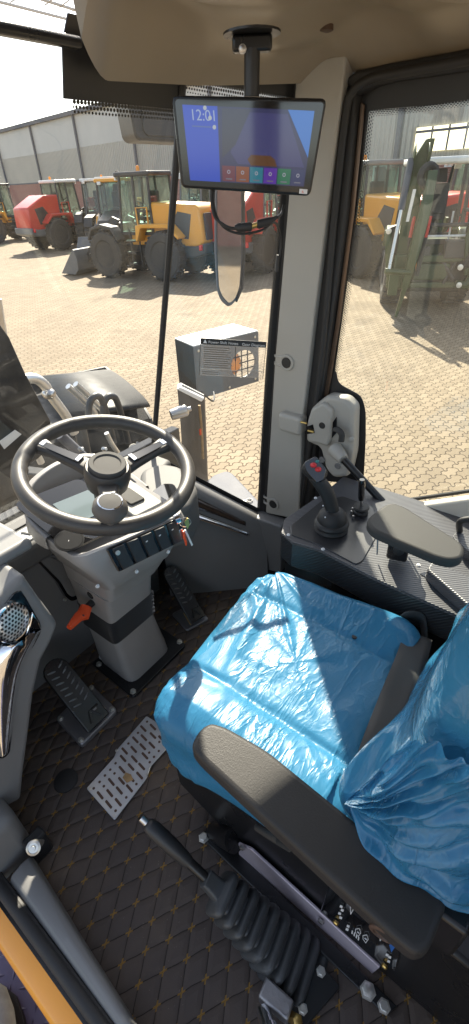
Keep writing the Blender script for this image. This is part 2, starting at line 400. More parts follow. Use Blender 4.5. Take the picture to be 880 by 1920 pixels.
def rounded(poly, r, n=5):
    """round the corners of a planar polygon"""
    P = [V(p) for p in poly]; out = []
    for i, p in enumerate(P):
        a = P[i - 1] - p; b = P[(i + 1) % len(P)] - p; rr = min(r, a.length * .45, b.length * .45)
        s0, s1 = p + a.normalized() * rr, p + b.normalized() * rr
        for k in range(n + 1):
            t = k / n; out.append((1 - t) ** 2 * s0 + 2 * t * (1 - t) * p + t * t * s1)
    return out
def strip(A, B, rows, cell, name, parent, m='frit'):
    """band of printed dots between two edges (A solid side)"""
    b = MB(); b.uv = []; d = 0
    for i, (p, q) in enumerate(zip(A, B)):
        if i: d += (V(p) - V(A[i - 1])).length
        b.v += [V(p), V(q)]; b.uv += [(d / cell, 0), (d / cell, rows)]
        if i: k = 2 * i; b.f.append((k - 2, k, k + 1, k - 1))
    return b.build(name, m, parent, smooth=0, recalc=False)

GZ = -1.65

# ================================================================== SETTING: ground
g = MB(); g.grid(lambda u, v: (lerp(-150, 300, u), lerp(-200, 250, v), GZ), 1, 1)
struct(g.build('ground', 'pavers', smooth=0))

# ================================================================== CAB SHELL
fl = MB(); fl.grid(lambda u, v: (lerp(-.57, .74, u), lerp(-1.2, .46, v), 0), 1, 1)
fl.box((.085, -.37, -.05), (1.31, 1.66, .08))
struct(fl.build('floor', 'quilt', smooth=0))

cab = thing('cab_frame', (.7, 0, 0), 'grey and black loader cab frame around the front and right windows', 'cab frame')
# right pillar: grey trim in front of the black door seal
L_ = [(556, 118), (541, 370), (515, 680), (498, 962)]; R_ = [(650, 100), (612, 400), (588, 600), (566, 800), (560, 975)]
pl = [U(*p, X=.70) for p in L_] + [U(*p, X=.70) for p in R_[::-1]]
MB().prism(rounded(pl, .01), (.07, 0, 0)).build('pillar', 'pillar', cab, bevel=.012, seg=4)
blk = [U(x - 16 * (1 if y > 300 else .4), y, X=.712) for x, y in L_] + [U(x + 14, y, X=.712) for x, y in L_[::-1]]
MB().prism(blk, (.05, 0, 0)).build('window_gasket', 'rubber', cab)
# latch striker cover on the pillar
p = U(545, 792, X=.69)
MB().box(p + V((.005, -.005, 0)), (.05, .085, .062)).build('striker_cover', 'pillar', cab, bevel=.012, seg=4)
for q in ((538, 680), (513, 945)):
    c = U(*q, X=.698)
    b = MB(); b.torus(c, .020, .005, (1, 0, 0), 28, 8)
    for s in (1, -1): b.tube([c + V((0, .012, s * .014)), c + V((.005, .045, s * .012)), c + V((.02, .055, s * .01))], .004, 8)
    b.build('cup_ring', 'pillar', cab)
    MB().lathe([(.0, 0), (.0145, 0), (.0155, .002), (.0155, .006)], c + V((.001, 0, 0)), (-1, 0, 0), 20).build('screw_recess', 'rubber', cab)
# black door opening frame: rear side of the pillar, two beads
E0 = [U(*p, X=.722) for p in [(642, 150), (615, 400), (592, 600), (570, 780), (540, 1000)]]
E1 = [U(*p, X=.722) for p in [(668, 175), (648, 400), (622, 600), (600, 760), (575, 1000)]]
MB().prism(E0 + E1[::-1], (.05, 0, 0)).build('door_seal', 'rubber', cab, bevel=.006)
top0 = [U(*p, X=.722) for p in [(642, 152), (668, 132), (730, 118), (800, 106), (900, 86), (1100, 45)]]
top1 = [U(*p, X=.722) for p in [(668, 178), (700, 160), (740, 150), (800, 142), (900, 126), (1100, 90)]]
MB().prism(top0 + top1[::-1], (.05, 0, 0)).build('door_header', 'rubber', cab, bevel=.006)
# tubular seal bead following the opening
bead = spline([U(*p, X=.715) for p in [(560, 980), (600, 700), (628, 400), (648, 220), (662, 172), (700, 146), (760, 134), (880, 112), (1100, 68)]], 5)
MB().tube(bead, .009, 10).build('seal_bead', 'rubber', cab)
# windscreen top header with the dark trim band behind the headliner
TY = .165
MB().box((-.215, .055, 1.543), (.78, .022, .016)).build('windscreen_header', 'bpaint', cab, bevel=.006)
BND = [V((-.45, .128, 1.46)), V((.45, .128, 1.46)), V((.72, .0, 1.46))]
# front divider bars between front and corner panes
D0, D1 = U(285, 850, X=.45), U(343, 150, X=.45)
for sx in (1, -1):
    MB().tube([V((sx * D0.x, D0.y, D0.z - .02)), V((sx * D1.x, D1.y, D1.z))], .0085, 8).build('divider_bar', 'rubber', cab)
# lower walls, rear wall and B pillars close the cab
MB().box((.745, -.56, .10), (.03, 1.28, .62)).build('side_wall', 'black', cab, bevel=.005)
MB().box((.12, -1.2, .35), (1.24, .04, .9)).build('rear_wall', 'grey', cab, bevel=.005)
for x in (-.62, .72): MB().box((x, -1.17, .8), (.08, .08, 1.6)).build('rear_pillar', 'pillar', cab, bevel=.012)
MB().box((-.60, .06, .8), (.07, .09, 1.55)).build('left_pillar', 'pillar', cab, bevel=.014)
MB().box((.10, .43, .28), (1.1, .04, .6)).build('firewall', 'black', cab, bevel=.004)
for s, (xa, xb) in {1: (.45, .73), -1: (-.45, -.62)}.items():
    MB().prism([V((xa, .42, 0)), V((xb, .04, 0)), V((xb, .04, .26 if s > 0 else .55)), V((xa, .42, .57))], (s * .02, .03, 0)).build('corner_wall', 'black', cab)
# beige door sill rail seen under the right window
a, b_ = U(715, 948, X=.73), U(905, 921, X=.73)
d = (b_ - a)
MB().prism([a - d * .2 + V((0, 0, -.004)), a + d * 3.5, a + d * 3.5 + V((0, 0, -.07)), a - d * .2 + V((0, 0, -.07))], (-.035, 0, 0)).build('window_sill', 'beige', cab, bevel=.008)
MB().tube([a - d * .2 + V((.01, 0, .002)), a + d * 3.5 + V((.01, 0, .004))], .006, 8).build('sill_seal', 'rubber', cab)

# ------------------------------------------------------------------ ceiling
HX = .172
def hz(x, yy, yf=None, x0=None):
    if yf is None: yf = .045 - .12 * max(0, (x - .45) / .3) ** 1.3
    if x0 is None: x0 = HX
    x1 = .745
    e = max(0, 1 - (yf - yy) / .09)
    z = 1.585 - (1.585 - (1.497 + .05 * (x - HX))) * e ** 1.6
    s = max(0, 1 - (x - x0) / .05); z += .02 * s ** 2 * (1 - e)
    z += .05 * max(0, 1 - (x - x0) / .045) ** 2 * e
    r = max(0, 1 - (x1 - x) / .12); z -= .055 * r ** 1.5 * (1 - e)
    q = math.exp(-((x - .52) ** 2 + (yy + .14) ** 2) / .01)
    z += (-.012 * math.sin(2.6 + 9 * x + 11 * yy) - .011 * math.sin(17 * yy - 7 * x) - .006 * math.sin(33 * yy + 20 * x) - .012 * q) * (1 - e)
    return z
def hl(u, v):
    y = lerp(.045, -1.2, v)
    x0 = lerp(HX, -.62, min(1, max(0, (-.40 - y) / .04)))
    x1 = .745
    x = lerp(x0, x1, u)
    yf = .045 - .12 * max(0, (x - .45) / .3) ** 1.3              # front edge curves back along the corner window
    yy = lerp(yf, -1.2, v)
    return (x, yy, hz(x, yy, yf, x0))
h = MB(); h.grid(hl, 60, 110)
ceil = struct(h.build('ceiling', 'liner', smooth=180, recalc=False))
sd = MB(); n = 40
sd.grid(lambda u, v: V((HX - .012 * v, lerp(.045, -.40, u), lerp(hl(0, (lerp(.045, -.40, u) - .045) / -1.245)[2], 1.66, v))), 40, 3)
o = sd.build('ceiling_edge', 'liner', ceil, smooth=180)
sd = MB(); sd.grid(lambda u, v: V(hl(u, 0)) + V((0, .012 * v, .12 * v)), 40, 3); sd.build('ceiling_lip', 'liner', ceil, smooth=180)
r_ = MB(); r_.box((.45, -.58, 1.69), (.60, 1.26, .03)); r_.box((-.165, -.82, 1.69), (.87, .80, .03)); r_.build('roof_panel', 'black', ceil)
for q in ((360, 88), (610, 57)):
    
    zz = 1.57
    for _ in range(12):
        c = U(*q, z=zz); zz = .5 * zz + .5 * hz(c.x, c.y)

    b = MB(); b.lathe([(.0, .002), (.012, .002), (.0155, .001), (.0155, -.012), (0, -.012)], c, (0, 0, -1), 24); b.build('screw_recess', 'armside', ceil)
# ------------------------------------------------------------------ glass
def quadgrid(P, nu=8, nv=8, nm='glass_pane', m='glass', parent=None):
    a, b, c, d = P
    return MB().grid(lambda u, v: lerp(lerp(a, b, u), lerp(d, c, u), v), nu, nv).build(nm, m, parent, smooth=180)
ws = thing('windscreen', (0, D0.y, D0.z), 'wide front windscreen pane behind the steering wheel', 'windscreen')
fa, fb = V((-D0.x, D0.y, D0.z - .02)), V((D0.x, D0.y, D0.z - .02)); fc, fd = V((D1.x, D1.y, D1.z + .02)), V((-D1.x, D1.y, D1.z + .02))
quadgrid((fa, fb, fc, fd), nm='pane', parent=ws)
def bandline(a, b, n=12): return [lerp(V(a), V(b), i / n) for i in range(n + 1)]
off = V((0, -.004, 0)); dn = (fb - fc).normalized()
tp0 = U(150, 172, Y=.12)
zs = 1.477
def onfront(x, z):
    t = (z - fb.z) / (fc.z - fb.z); return V((x, lerp(fb.y, fc.y, t), z))
A = bandline(onfront(HX, zs) + off, onfront(.44, zs) + off); B = bandline(onfront(HX, zs - .02) + off, onfront(.44, zs - .02) + off)
strip(A, B, 3, .008, 'dot_band', ws)
MB().prism([onfront(.155, zs), onfront(.455, zs), onfront(.455, 1.58), onfront(.172, 1.58), onfront(.158, 1.545)], (0, -.003, 0)).build('top_band', 'black', ws)
A = bandline(onfront(-.45, fb.z) + off, onfront(.45, fb.z) + off); 
MB().prism([onfront(-.45, fb.z), onfront(.45, fb.z), onfront(.45, fb.z + .022), onfront(-.45, fb.z + .022)], (0, -.003, 0)).build('bottom_band', 'rubber', ws)

cw = thing('corner_window', (.6, .2, .3), 'tall angled corner window between the dividing bar and the right pillar', 'window')
ca, cb = V((D0.x, D0.y, D0.z - .02)), U(494, 968, X=.715) ; cc = U(552, 160, X=.715) ; cdd = V((D1.x, D1.y, D1.z + .02)); cc.z = max(cc.z, 1.5)
quadgrid((ca, cb, cc, cdd), nm='pane', parent=cw)
def onc(u, v): return lerp(lerp(ca, cb, u), lerp(cdd, cc, u), v)
nrm = (cb - ca).cross(cdd - ca).normalized()
if nrm.dot(CAM - ca) < 0: nrm = -nrm
oc = nrm * .004
A = [onc(u / 12, .985) + oc for u in range(13)]; B = [onc(u / 12, .955) + oc for u in range(13)]
strip(A, B, 5, .006, 'dot_band', cw)
MB().loft([[onc(u / 12, .983) + oc * .5 for u in range(13)], [onc(u / 12, 1.0) + oc * .5 for u in range(13)], [V((onc(u / 12, 1).x, onc(u / 12, 1).y, 1.68)) for u in range(13)]], closed=False).build('top_band', 'black', cw)
MB().loft([[onc(u / 12, 0) + oc * .5 for u in range(13)], [onc(u / 12, .022) + oc * .5 for u in range(13)]], closed=False).build('bottom_band', 'rubber', cw)
MB().loft([[onc(.955, v / 12) + oc * .5 for v in range(13)], [onc(1.0, v / 12) + oc * .5 for v in range(13)]], closed=False).build('edge_band', 'rubber', cw)
A = [onc(.957, v / 20) + oc for v in range(3, 21)]; B = [onc(.915, v / 20) + oc for v in range(3, 21)]
strip(A, B, 4, .006, 'dot_band', cw)
# left corner window, mirrored
lw = thing('corner_window', (-.6, .2, .3), 'left corner window beside the open door edge', 'window')
quadgrid((V((-ca.x, ca.y, ca.z)), V((-.62, .10, .58)), V((-.62, .06, 1.56)), V((-cdd.x, cdd.y, cdd.z))), nm='pane', parent=lw)
# roof glass
rg = thing('roof_window', (-.15, -.1, 1.6), 'overexposed roof window above the windscreen header', 'roof window')
MB().grid(lambda u, v: (lerp(-.62, HX, u), lerp(.06, -.42, v), 1.60), 4, 4).build('pane', 'glass', rg)
A = bandline(V((HX - .012, .04, 1.594)), V((HX - .012, -.42, 1.594)), 16); B = bandline(V((HX - .038, .04, 1.594)), V((HX - .038, -.42, 1.594)), 16)
strip(A, B, 5, .007, 'dot_band', rg)
MT['rackgrey'] = mat('rack_grey', (.6, .58, .54), .5)
gu = thing('roof_guard', (-.1, 0, 1.7), 'thin grey guard bars over the roof window', 'guard')
GP = lambda x, y: U(x, y, z=1.80)
for a, b in (((-60, -12), (152, 42)), ((40, -14), (165, 26))):
    MB().tube([GP(*a), GP(*b)], .0045, 8).build('bar', 'rackgrey', gu)
for a, b in (((84, 10), (112, -12)), ((112, 14), (140, -8)), ((136, 20), (165, -4)), ((20, 4), (60, -20))):
    MB().tube([GP(*a), GP(*b)], .002, 6).build('cross_bar', 'rackgrey', gu)

# ------------------------------------------------------------------ right door
dr = thing('cab_door', (.75, -.6, .2), 'frameless glass right cab door with grey latch housing', 'cab door')
DX = .755
gp = [U(*p, X=DX) for p in [(672, 175), (700, 160), (900, 126), (1300, 60), (1300, 900), (905, 925), (560, 985), (600, 760)]]
MB().prism(gp, (.004, 0, 0)).build('pane', 'glass', dr, smooth=0)
# black painted edge round the glass
outer = [U(*p, X=DX - .003) for p in [(668, 178), (648, 400), (622, 600), (598, 760), (575, 1000)]]
inner = [U(*p, X=DX - .003) for p in [(692, 208), (668, 400), (640, 600), (622, 745), (600, 1000)]]
MB().prism(outer + inner[::-1], (.002, 0, 0)).build('edge_band', 'black', dr)
outer = [U(*p, X=DX - .003) for p in [(668, 178), (700, 158), (800, 142), (900, 126), (1200, 75)]]
inner = [U(*p, X=DX - .003) for p in [(690, 208), (700, 206), (800, 198), (900, 184), (1200, 140)]]
MB().prism(outer + inner[::-1], (.002, 0, 0)).build('top_band', 'black', dr)
# brown strip down the black door edge, a reflection put into colour
e0 = [U(*p, X=DX - .012) for p in [(676, 190), (655, 400), (630, 600), (606, 745)]]; e1 = [U(*p, X=DX - .012) for p in [(684, 196), (664, 400), (638, 600), (615, 748)]]
MB().prism(e0 + e1[::-1], (.006, 0, 0)).build('reflection_strip', mat('reflected_brown', (.16, .11, .08), .25, metal=.6), dr, bevel=.002)
A = [U(*p, X=DX - .004) for p in [(690, 206), (730, 204), (770, 201), (800, 197), (850, 191), (900, 184), (960, 176)]]; B = [U(*p, X=DX - .004) for p in [(692, 220), (730, 217), (770, 213), (800, 209), (850, 203), (900, 196), (960, 188)]]
strip(A, B, 4, .0065, 'dot_band', dr)
A = [U(*p, X=DX - .004) for p in [(690, 206), (668, 400), (640, 600), (626, 700)]]; B = [U(*p, X=DX - .004) for p in [(703, 212), (680, 400), (651, 600), (634, 700)]]
A = spline(A, 4); B = spline(B, 4)
strip(A, B, 4, .0065, 'dot_band', dr)
# painted patch round the latch
pt = [U(*p, X=DX - .0045) for p in [(630, 690), (634, 718), (655, 730), (678, 742), (686, 770), (686, 820), (682, 900), (640, 905), (590, 900), (596, 760), (615, 730)]]
MB().prism(rounded(pt, .02), (.0012, 0, 0)).build('latch_patch', 'black', dr)
# latch housing
hp = [U(*p, X=.70) for p in [(583, 765), (612, 742), (648, 748), (664, 765), (662, 850), (652, 895), (625, 897), (610, 880), (600, 840), (573, 828), (575, 790)]]
hs = MB().prism(rounded(hp, .014), (.05, 0, 0)).build('latch_housing', 'pillar', dr, bevel=.014, seg=4)
bp_ = [U(*p, X=.682) for p in [(583, 768), (605, 755), (622, 768), (622, 815), (615, 838), (578, 828), (574, 800)]]
MB().prism(rounded(bp_, .012), (.03, 0, 0)).build('latch_block', 'pillar', dr, bevel=.008, seg=3)
c = U(604, 798, X=.681); b = MB(); b.torus(c, .0085, .002, (1, 0, 0), 20, 6); b.lathe([(0, 0), (.007, 0), (.0075, .001), (.004, .001)], c + V((.0, 0, 0)), (-1, 0, 0), 16); b.build('screw_recess', 'rubber', dr)
for q in ((633, 874), (604, 862)):
    c = U(*q, X=.698); MB().torus(c, .008, .0025, (1, 0, 0), 20, 6).lathe([(0, 0), (.006, 0), (.006, .001)], c, (-1, 0, 0), 12).build('screw_recess', 'grey', dr)
MB().prism([U(*p, X=.6805) for p in [(574, 800), (587, 796), (590, 812), (576, 814)]], (.004, 0, 0)).build('striker_slot', 'piano', dr)
for q in ((571, 793), (584, 809)): 
    c = U(*q, X=.676); MB().tube([c + V((0, .012, 0)), c + V((0, -.008, 0))], .0035, 8).build('striker_pin', 'brass', dr)
MB().prism([U(*p, X=.678) for p in [(624, 792), (631, 782), (631, 812), (622, 822)]], (.004, 0, 0)).build('lever_slot', 'piano', dr)
lv = spline([U(626, 804, X=.682), U(634, 806, X=.665), U(641, 815, X=.66), U(640, 828, X=.66)], 5)
MB().tube(lv, .009, 10, .5).build('release_lever', 'armgrey', dr)
# bar socket and slanting grab bar
c0, c1 = U(628, 842, X=.685), U(645, 862, X=.655)
MB().tube([c0, lerp(c0, c1, .5), c1], [.024, .021, .016], 14).build('bar_socket', 'pillar', dr)
c2 = U(735, 960, X=.66)
MB().tube([c1, c2], .0115, 14).build('grab_bar', 'bpaint', dr)
c = U(660, 822, X=.69); MB().lathe([(.008, 0), (.009, .002), (.009, .012), (.006, .014), (0, .014)], c, (-1, -.2, 0), 14).build('hinge_stub', 'pillar', dr)

# ------------------------------------------------------------------ door sill at the left
MB().box((-.555, .04, .05), (.17, .22, .26)).build('left_foot', 'grey', cab, bevel=.03, seg=4)
sl = thing('door_sill', (-.54, -.6, 0), 'grey plastic sill along the open left doorway', 'door sill')
prof = [(-.495, -.03), (-.493, .035), (-.500, .052), (-.520, .058), (-.545, .052), (-.556, .035), (-.56, -.03)]
MB().loft([[V((lerp(-.56, x, k), y, z)) for x, z in prof] for y, k in ((-1.2, .30), (-.75, .30), (-.5, .46), (-.3, .72), (-.1, 1.02))]).build('sill_cover', 'grey', sl, bevel=.004)
MB().tube([V((-.572, -1.2, .036)), V((-.572, -.5, .036)), V((-.572, -.04, .036))], .015, 12).build('door_seal', 'rubber', sl)
MB().tube([V((-.561, -1.2, .040)), V((-.561, -.04, .040))], .006, 8).build('seal_lip', 'rubber', sl)
MB().box((-.585, -.6, -.03), (.02, 1.2, .06)).build('frame_rail', 'bpaint', sl)
yb = thing('entry_ledge', (-.61, -.6, -.1), 'yellow painted ledge outside the left door sill', 'ledge')
MB().prism([V((-.588, -1.25, -.028)), V((-.628, -1.25, -.045)), V((-.640, -1.25, -.058)), V((-.642, -1.25, -.14)), V((-.588, -1.25, -.14))], (0, 1.55, 0)).build('ledge', 'ysill', yb, bevel=.006, seg=3)
st = thing('step_plate', (-.85, -.5, -.32), 'purple-grey checker plate step outside the left door', 'step')
MB().box((-.93, -.5, -.335), (.58, 1.6, .03)).build('plate', 'purple', st, bevel=.004)
tr = MB()
for i in range(-9, 10):
    for j in range(-14, 15):
        x, y = -.93 + i * .03, -.5 + j * .05 + (.0 if i % 2 else .025)
        if x < -1.2 or x > -.66: continue
        a = rad(45 if (i + j) % 2 else -45)
        P = []
        dx, dy = V((math.cos(a), math.sin(a), 0)), V((-math.sin(a), math.cos(a), 0))
        for s, hh, ww in ((-1, 0, .0), (-.5, .0018, .004), (0, .0025, .0055), (.5, .0018, .004), (1, 0, 0)):
            c = V((x, y, -.3198)) + dx * s * .017
            P.append([c + dy * ww + V((0, 0, -.001)), c + V((0, 0, hh)), c - dy * ww + V((0, 0, -.001))])
        tr.loft(P, closed=False)
tr.build('tread_pattern', 'purple', st, smooth=60)['kind'] = 'stuff'
sh = thing('shoe', U(5, 1890, z=-.32), 'pale grey rounded shoe tip resting on the purple step', 'shoe')
c = U(-14, 1880, z=-.25)
sx_ = V((-.25, -1, 0)).normalized(); sy_ = V((1, -.25, 0)).normalized(); c0 = V((c.x, c.y + .05, -.32))
def shoe_sec(t, w, z0, z1): 
    p = c0 + sx_ * t
    return [p + sy_ * (w * math.cos(a)) + V((0, 0, lerp(z0, z1, .5 + .5 * math.sin(a)))) for a in [2 * math.pi * k / 16 for k in range(16)]]
MB().loft([shoe_sec(0, .006, .03, .06), shoe_sec(.012, .030, .022, .085), shoe_sec(.04, .046, .022, .105), (shoe_sec(.09, .050, .022, .115)), shoe_sec(.15, .042, .022, .135), shoe_sec(.20, .040, .022, .17), shoe_sec(.26, .038, .022, .175), shoe_sec(.285, .02, .03, .15)]).build('upper', 'shoe', sh, smooth=180)
MB().loft([[q + V((0, 0, dz)) for q in [c0 + sx_ * t + sy_ * w for t, w in ((-.006, 0), (.01, .03), (.05, .05), (.1, .054), (.2, .043), (.28, .035), (.295, 0), (.28, -.035), (.2, -.043), (.1, -.054), (.05, -.05), (.01, -.03))]] for dz in (.0, .026)]).build('sole', 'rubber', sh, smooth=40)

# ------------------------------------------------------------------ dashboard, left speaker pod, right corner trim
dash = thing('dashboard', (0, .33, 0), 'grey dashboard moulding running under the windscreen to both corners', 'dashboard')
DZ = .572
MB().prism([V((-.46, .42, DZ)), V((-.46, .25, DZ)), V((.40, .25, DZ - .0)), V((.46, .27, DZ)), V((.46, .40, DZ))], (0, 0, -.07)).build('dash_top', 'greysunlit', dash, bevel=.015, seg=4)
# lower knee panel with its gasketed cover
kp = [U(*p, Y=.30) for p in [(40, 990), (135, 1010), (260, 1100), (250, 1260), (150, 1240), (100, 1160)]]
MB().prism([V((-.44, .33, 0)), V((.36, .33, 0)), V((.36, .275, .505)), V((-.44, .275, .505))], (0, .05, 0)).build('knee_panel', 'grey', dash)
cv = [U(*p, Y=.270) for p in [(66, 1048), (82, 1036), (150, 1030), (230, 1100), (240, 1080), (136, 1128), (126, 1122), (108, 1092)]]
MB().prism(rounded(cv, .01), (0, .02, 0)).build('cover_gasket', 'piano', dash, bevel=.004)
cv2 = [U(*p, Y=.267) for p in [(74, 1050), (86, 1042), (150, 1036), (225, 1098), (232, 1078), (136, 1120), (128, 1114), (114, 1090)]]
cp = MB().prism(rounded(cv2, .008), (0, .02, 0)).build('access_cover', 'grey', dash, bevel=.003)
for q in ((74, 1042), (121, 1124)): bolt(cp, U(*q, Y=.280), .004, (0, -1, .2), 'screw')
# demister vent at the left of the windscreen
va, vb_ = V((-.42, .235, DZ + .004)), V((-.02, .235, DZ + .004))
ve = MB().box((-.22, .30, DZ + .002), (.44, .06, .008)).build('demister_vent', 'white', dash, bevel=.003)
b = MB()
for i in range(21): b.box((-.42 + i * .02, .30, DZ + .006), (.006, .032, .006), Matrix.Rotation(.35, 3, 'Z'))
b.build('vent_slot', 'rubber', ve)

pod = thing('speaker_pod', (-.42, .1, 0), 'grey trim pod left of the pedals with a chrome speaker surround', 'speaker pod')
pr = [(-110, 1210), (-60, 1158), (0, 1120), (30, 1092), (46, 1076), (56, 1092), (74, 1118), (95, 1146), (112, 1170), (98, 1205), (80, 1238), (66, 1300), (56, 1380), (48, 1440), (42, 1500), (-40, 1545), (-130, 1500), (-200, 1350)]
P0 = [U(*p, Y=0) for p in pr]
pm = MB().prism(P0, (0, .29, .0))
pm.build('pod_body', 'grey', pod, bevel=.014, seg=4)
# shelf behind the pod top
zt = max(p.z for p in P0)
sx = [V((-.62, .07, zt - .012)), V((U(60, 1010, Y=.1).x - .012, .07, zt - .012)), V((U(60, 1010, Y=.1).x - .02, .30, zt - .012)), V((-.62, .30, zt - .012))]
MB().prism([p + V((0, 0, .0)) for p in sx], (0, 0, .03)).build('pod_shelf', 'grey', pod, bevel=.012, seg=4)
def pf(l, y): return [U(*p, Y=y) for p in l]
MB().prism(rounded(pf([(-60, 1195), (0, 1144), (26, 1112), (40, 1106), (52, 1124), (62, 1142), (78, 1170), (79, 1184), (68, 1206), (52, 1232), (40, 1262), (33, 1300), (27, 1350), (20, 1412), (8, 1424), (-30, 1420), (-70, 1330)], -.002), .01), (0, .01, 0)).build('gloss_recess', 'piano', pod, bevel=.003)
ch = MB()
cpoly = [(60, 1146), (76, 1170), (78, 1184), (66, 1206), (50, 1234), (39, 1264), (32, 1302), (26, 1350), (18, 1404), (8, 1416), (2, 1400), (4, 1330), (4, 1270), (6, 1232), (30, 1210), (48, 1190), (56, 1170)]
outer = [U(*p, Y=-.004) for p in cpoly]
ctr = sum(outer, V()) / len(outer)
# chrome sweep with a rounded cross-section: left edge, crown, right edge
Lc = [(34, 1204), (4, 1212), (-12, 1250), (-14, 1300), (-12, 1350), (-4, 1416)]
Mc = [(56, 1188), (34, 1212), (16, 1252), (8, 1302), (6, 1352), (6, 1418)]
Rc = [(78, 1180), (58, 1220), (42, 1258), (33, 1302), (26, 1352), (17, 1406)]
secs = []
for i in range(6):
    l, mm, r = U(*Lc[i], Y=-.004), U(*Mc[i], Y=-.022), U(*Rc[i], Y=-.004)
    secs.append([l + V((0, .008, 0)), l, lerp(l, mm, .55) + V((0, -.006, 0)), mm, lerp(mm, r, .45) + V((0, -.005, 0)), r, r + V((0, .008, 0))])
cs = MB(); nn = len(secs[0])
cols = [spline([s[j] for s in secs], 5) for j in range(nn)]
cs.loft([[cols[j][i] for j in range(nn)] for i in range(len(cols[0]))], closed=False)
tip = [U(*p, Y=-.006) for p in [(62, 1148), (74, 1166), (79, 1180), (70, 1194), (58, 1196), (46, 1206), (52, 1186), (57, 1166)]]
cs.build('chrome_sweep', 'chrome', pod, smooth=70, recalc=False)
MB().prism(tip, (0, .008, 0)).build('chrome_tip', 'chrome', pod, bevel=.003)
sc = U(22, 1166, Y=-.012); sax = V((.25, -1, .15)).normalized()
R_s = (U(22, 1133, Y=-.012) - sc).length
sp = MB().lathe([(R_s * 1.0, -.01), (R_s * 1.02, .0), (R_s * .98, .006), (R_s * .90, .007), (R_s * .86, .002)], sc, sax, 40).build('speaker_ring', 'chrome', pod, smooth=50)
def grille_mat():
    M = mat('perforated_chrome', (.62, .60, .57), .4, metal=.6); N, L = nt(M); g = G(M); b = N['Principled BSDF']
    tc = N.new('ShaderNodeTexCoord'); s_ = N.new('ShaderNodeSeparateXYZ'); L.new(tc.outputs['Object'], s_.inputs[0])
    y = g.m('DIVIDE', s_.outputs[2], .0078); row = g.m('FLOOR', y)
    x = g.m('ADD', g.m('DIVIDE', s_.outputs[0], .0085), g.m('MULTIPLY', g.m('MODULO', row, 2), .5))
    fx = g.m('SUBTRACT', g.m('FRACT', x), .5); fy = g.m('SUBTRACT', g.m('FRACT', y), .5)
    d = g.m('SQRT', g.m('ADD', g.m('MULTIPLY', fx, fx), g.m('MULTIPLY', fy, fy)))
    k = g.m('LESS_THAN', d, .34)
    L.new(g.mixc(k, (.72, .70, .66), (.01, .01, .01)), b.inputs['Base Color']); L.new(g.m('MULTIPLY', g.m('SUBTRACT', 1, k), .6), b.inputs['Metallic'])
    return M
MT['grille'] = grille_mat()
MB().lathe([(R_s * .87, .003), (R_s * .6, .0065), (R_s * .3, .008), (0, .0085)], sc, sax, 40).build('speaker_grille', 'grille', sp, smooth=180)

# right corner trim: follows the window foot down to the pillar
ct = thing('corner_trim', (.6, .15, 0), 'grey corner trim with chrome strip between dashboard and right pillar', 'trim panel')
top_px = [(292, 850), (340, 868), (400, 922), (452, 964), (480, 968), (528, 985)]
gl_t = [.0, .2, .5, .8, .92, 1.0]
O_ = [onc(t, .004) + V((0, 0, -.004)) for t in gl_t]
inw = V((-.72, -.69, 0))
secs = []
for i, p in enumerate(O_):
    k = i / 5
    # width of the ledge grows towards the pillar, where it dips and levels out
    w = lerp(.055, .05, k)
    dz = lerp(.0, .0, k)
    q1 = p + inw * (w * .25) + V((0, 0, .010)); q2 = p + inw * (w * .9) + V((0, 0, .004)); q3 = p + inw * (w * 1.25) + V((0, 0, -.018))
    q4 = p + inw * (w * 1.65) + V((0, 0, lerp(-.15, -.11, k))); q5 = p + inw * (w * 2.0) + V((0, 0, lerp(-.19, -.15, k))); q6 = V((q5.x - .01, q5.y - .01, .0))
    secs.append([p + V((.02, .02, -.02)), p, q1, q2, q3, q4, q5, q6])
cols = [spline([s[j] for s in secs], 6) for j in range(8)]
MB().loft([[c[i] for c in cols] for i in range(len(cols[0]))], closed=False).build('trim_body', 'grey', ct, smooth=60, recalc=False, bevel=0)
# rounded end where it meets the pillar and the floor wall below
ep = [U(*p, X=.655) for p in [(468, 968), (528, 988), (526, 1075), (440, 1055), (430, 1010)]]
MB().prism(rounded(ep, .01), (.06, 0, 0)).build('trim_end', 'grey', ct, bevel=.012, seg=3)
tw = [U(*p, X=.56) for p in [(330, 1000), (420, 1020), (530, 1070), (530, 1095), (400, 1085), (330, 1120)]]
def onq(i, a, off=0):
    c4, c5 = cols[4][i], cols[5][i]; n_ = V((-.6, -.62, .5)).normalized()
    return lerp(c4, c5, a) + n_ * off
n_ = len(cols[0])
i0, i1 = 2, int(n_ * .62)
MB().loft([[onq(i, lerp(.22, .62, 1 - (i - i0) / (i1 - i0)) , .003), onq(i, .10, .003)] for i in range(i0, i1)], closed=False).build('gloss_panel', mat('brown_gloss', (.05, .035, .028), .12, coat=.5), ct, solid=.004, recalc=False)
st_ = [onq(i, lerp(.84, .50, (i - i0) / (i1 - i0)), .006) for i in range(i0, i1 + 1)]
MB().tube(st_, [lerp(.020, .009, i / len(st_)) for i in range(len(st_))], 12, .5).build('chrome_strip', 'chrome', ct, smooth=180)
# rounded dash corner with the open air duct
dc = [U(*p, z=.60) for p in [(262, 880), (300, 866), (340, 872), (372, 912), (352, 950), (300, 965), (262, 940)]]
MB().prism(rounded(dc, .03), (0, 0, -.14)).build('duct_housing', 'greysunlit', ct, bevel=.02, seg=4)
dh = [U(*p, z=.603) for p in [(284, 922), (305, 906), (326, 906), (334, 918), (318, 940), (294, 946)]]
MB().prism(rounded(dh, .012), (0, 0, -.02)).build('duct_mouth', 'piano', ct, bevel=.003)

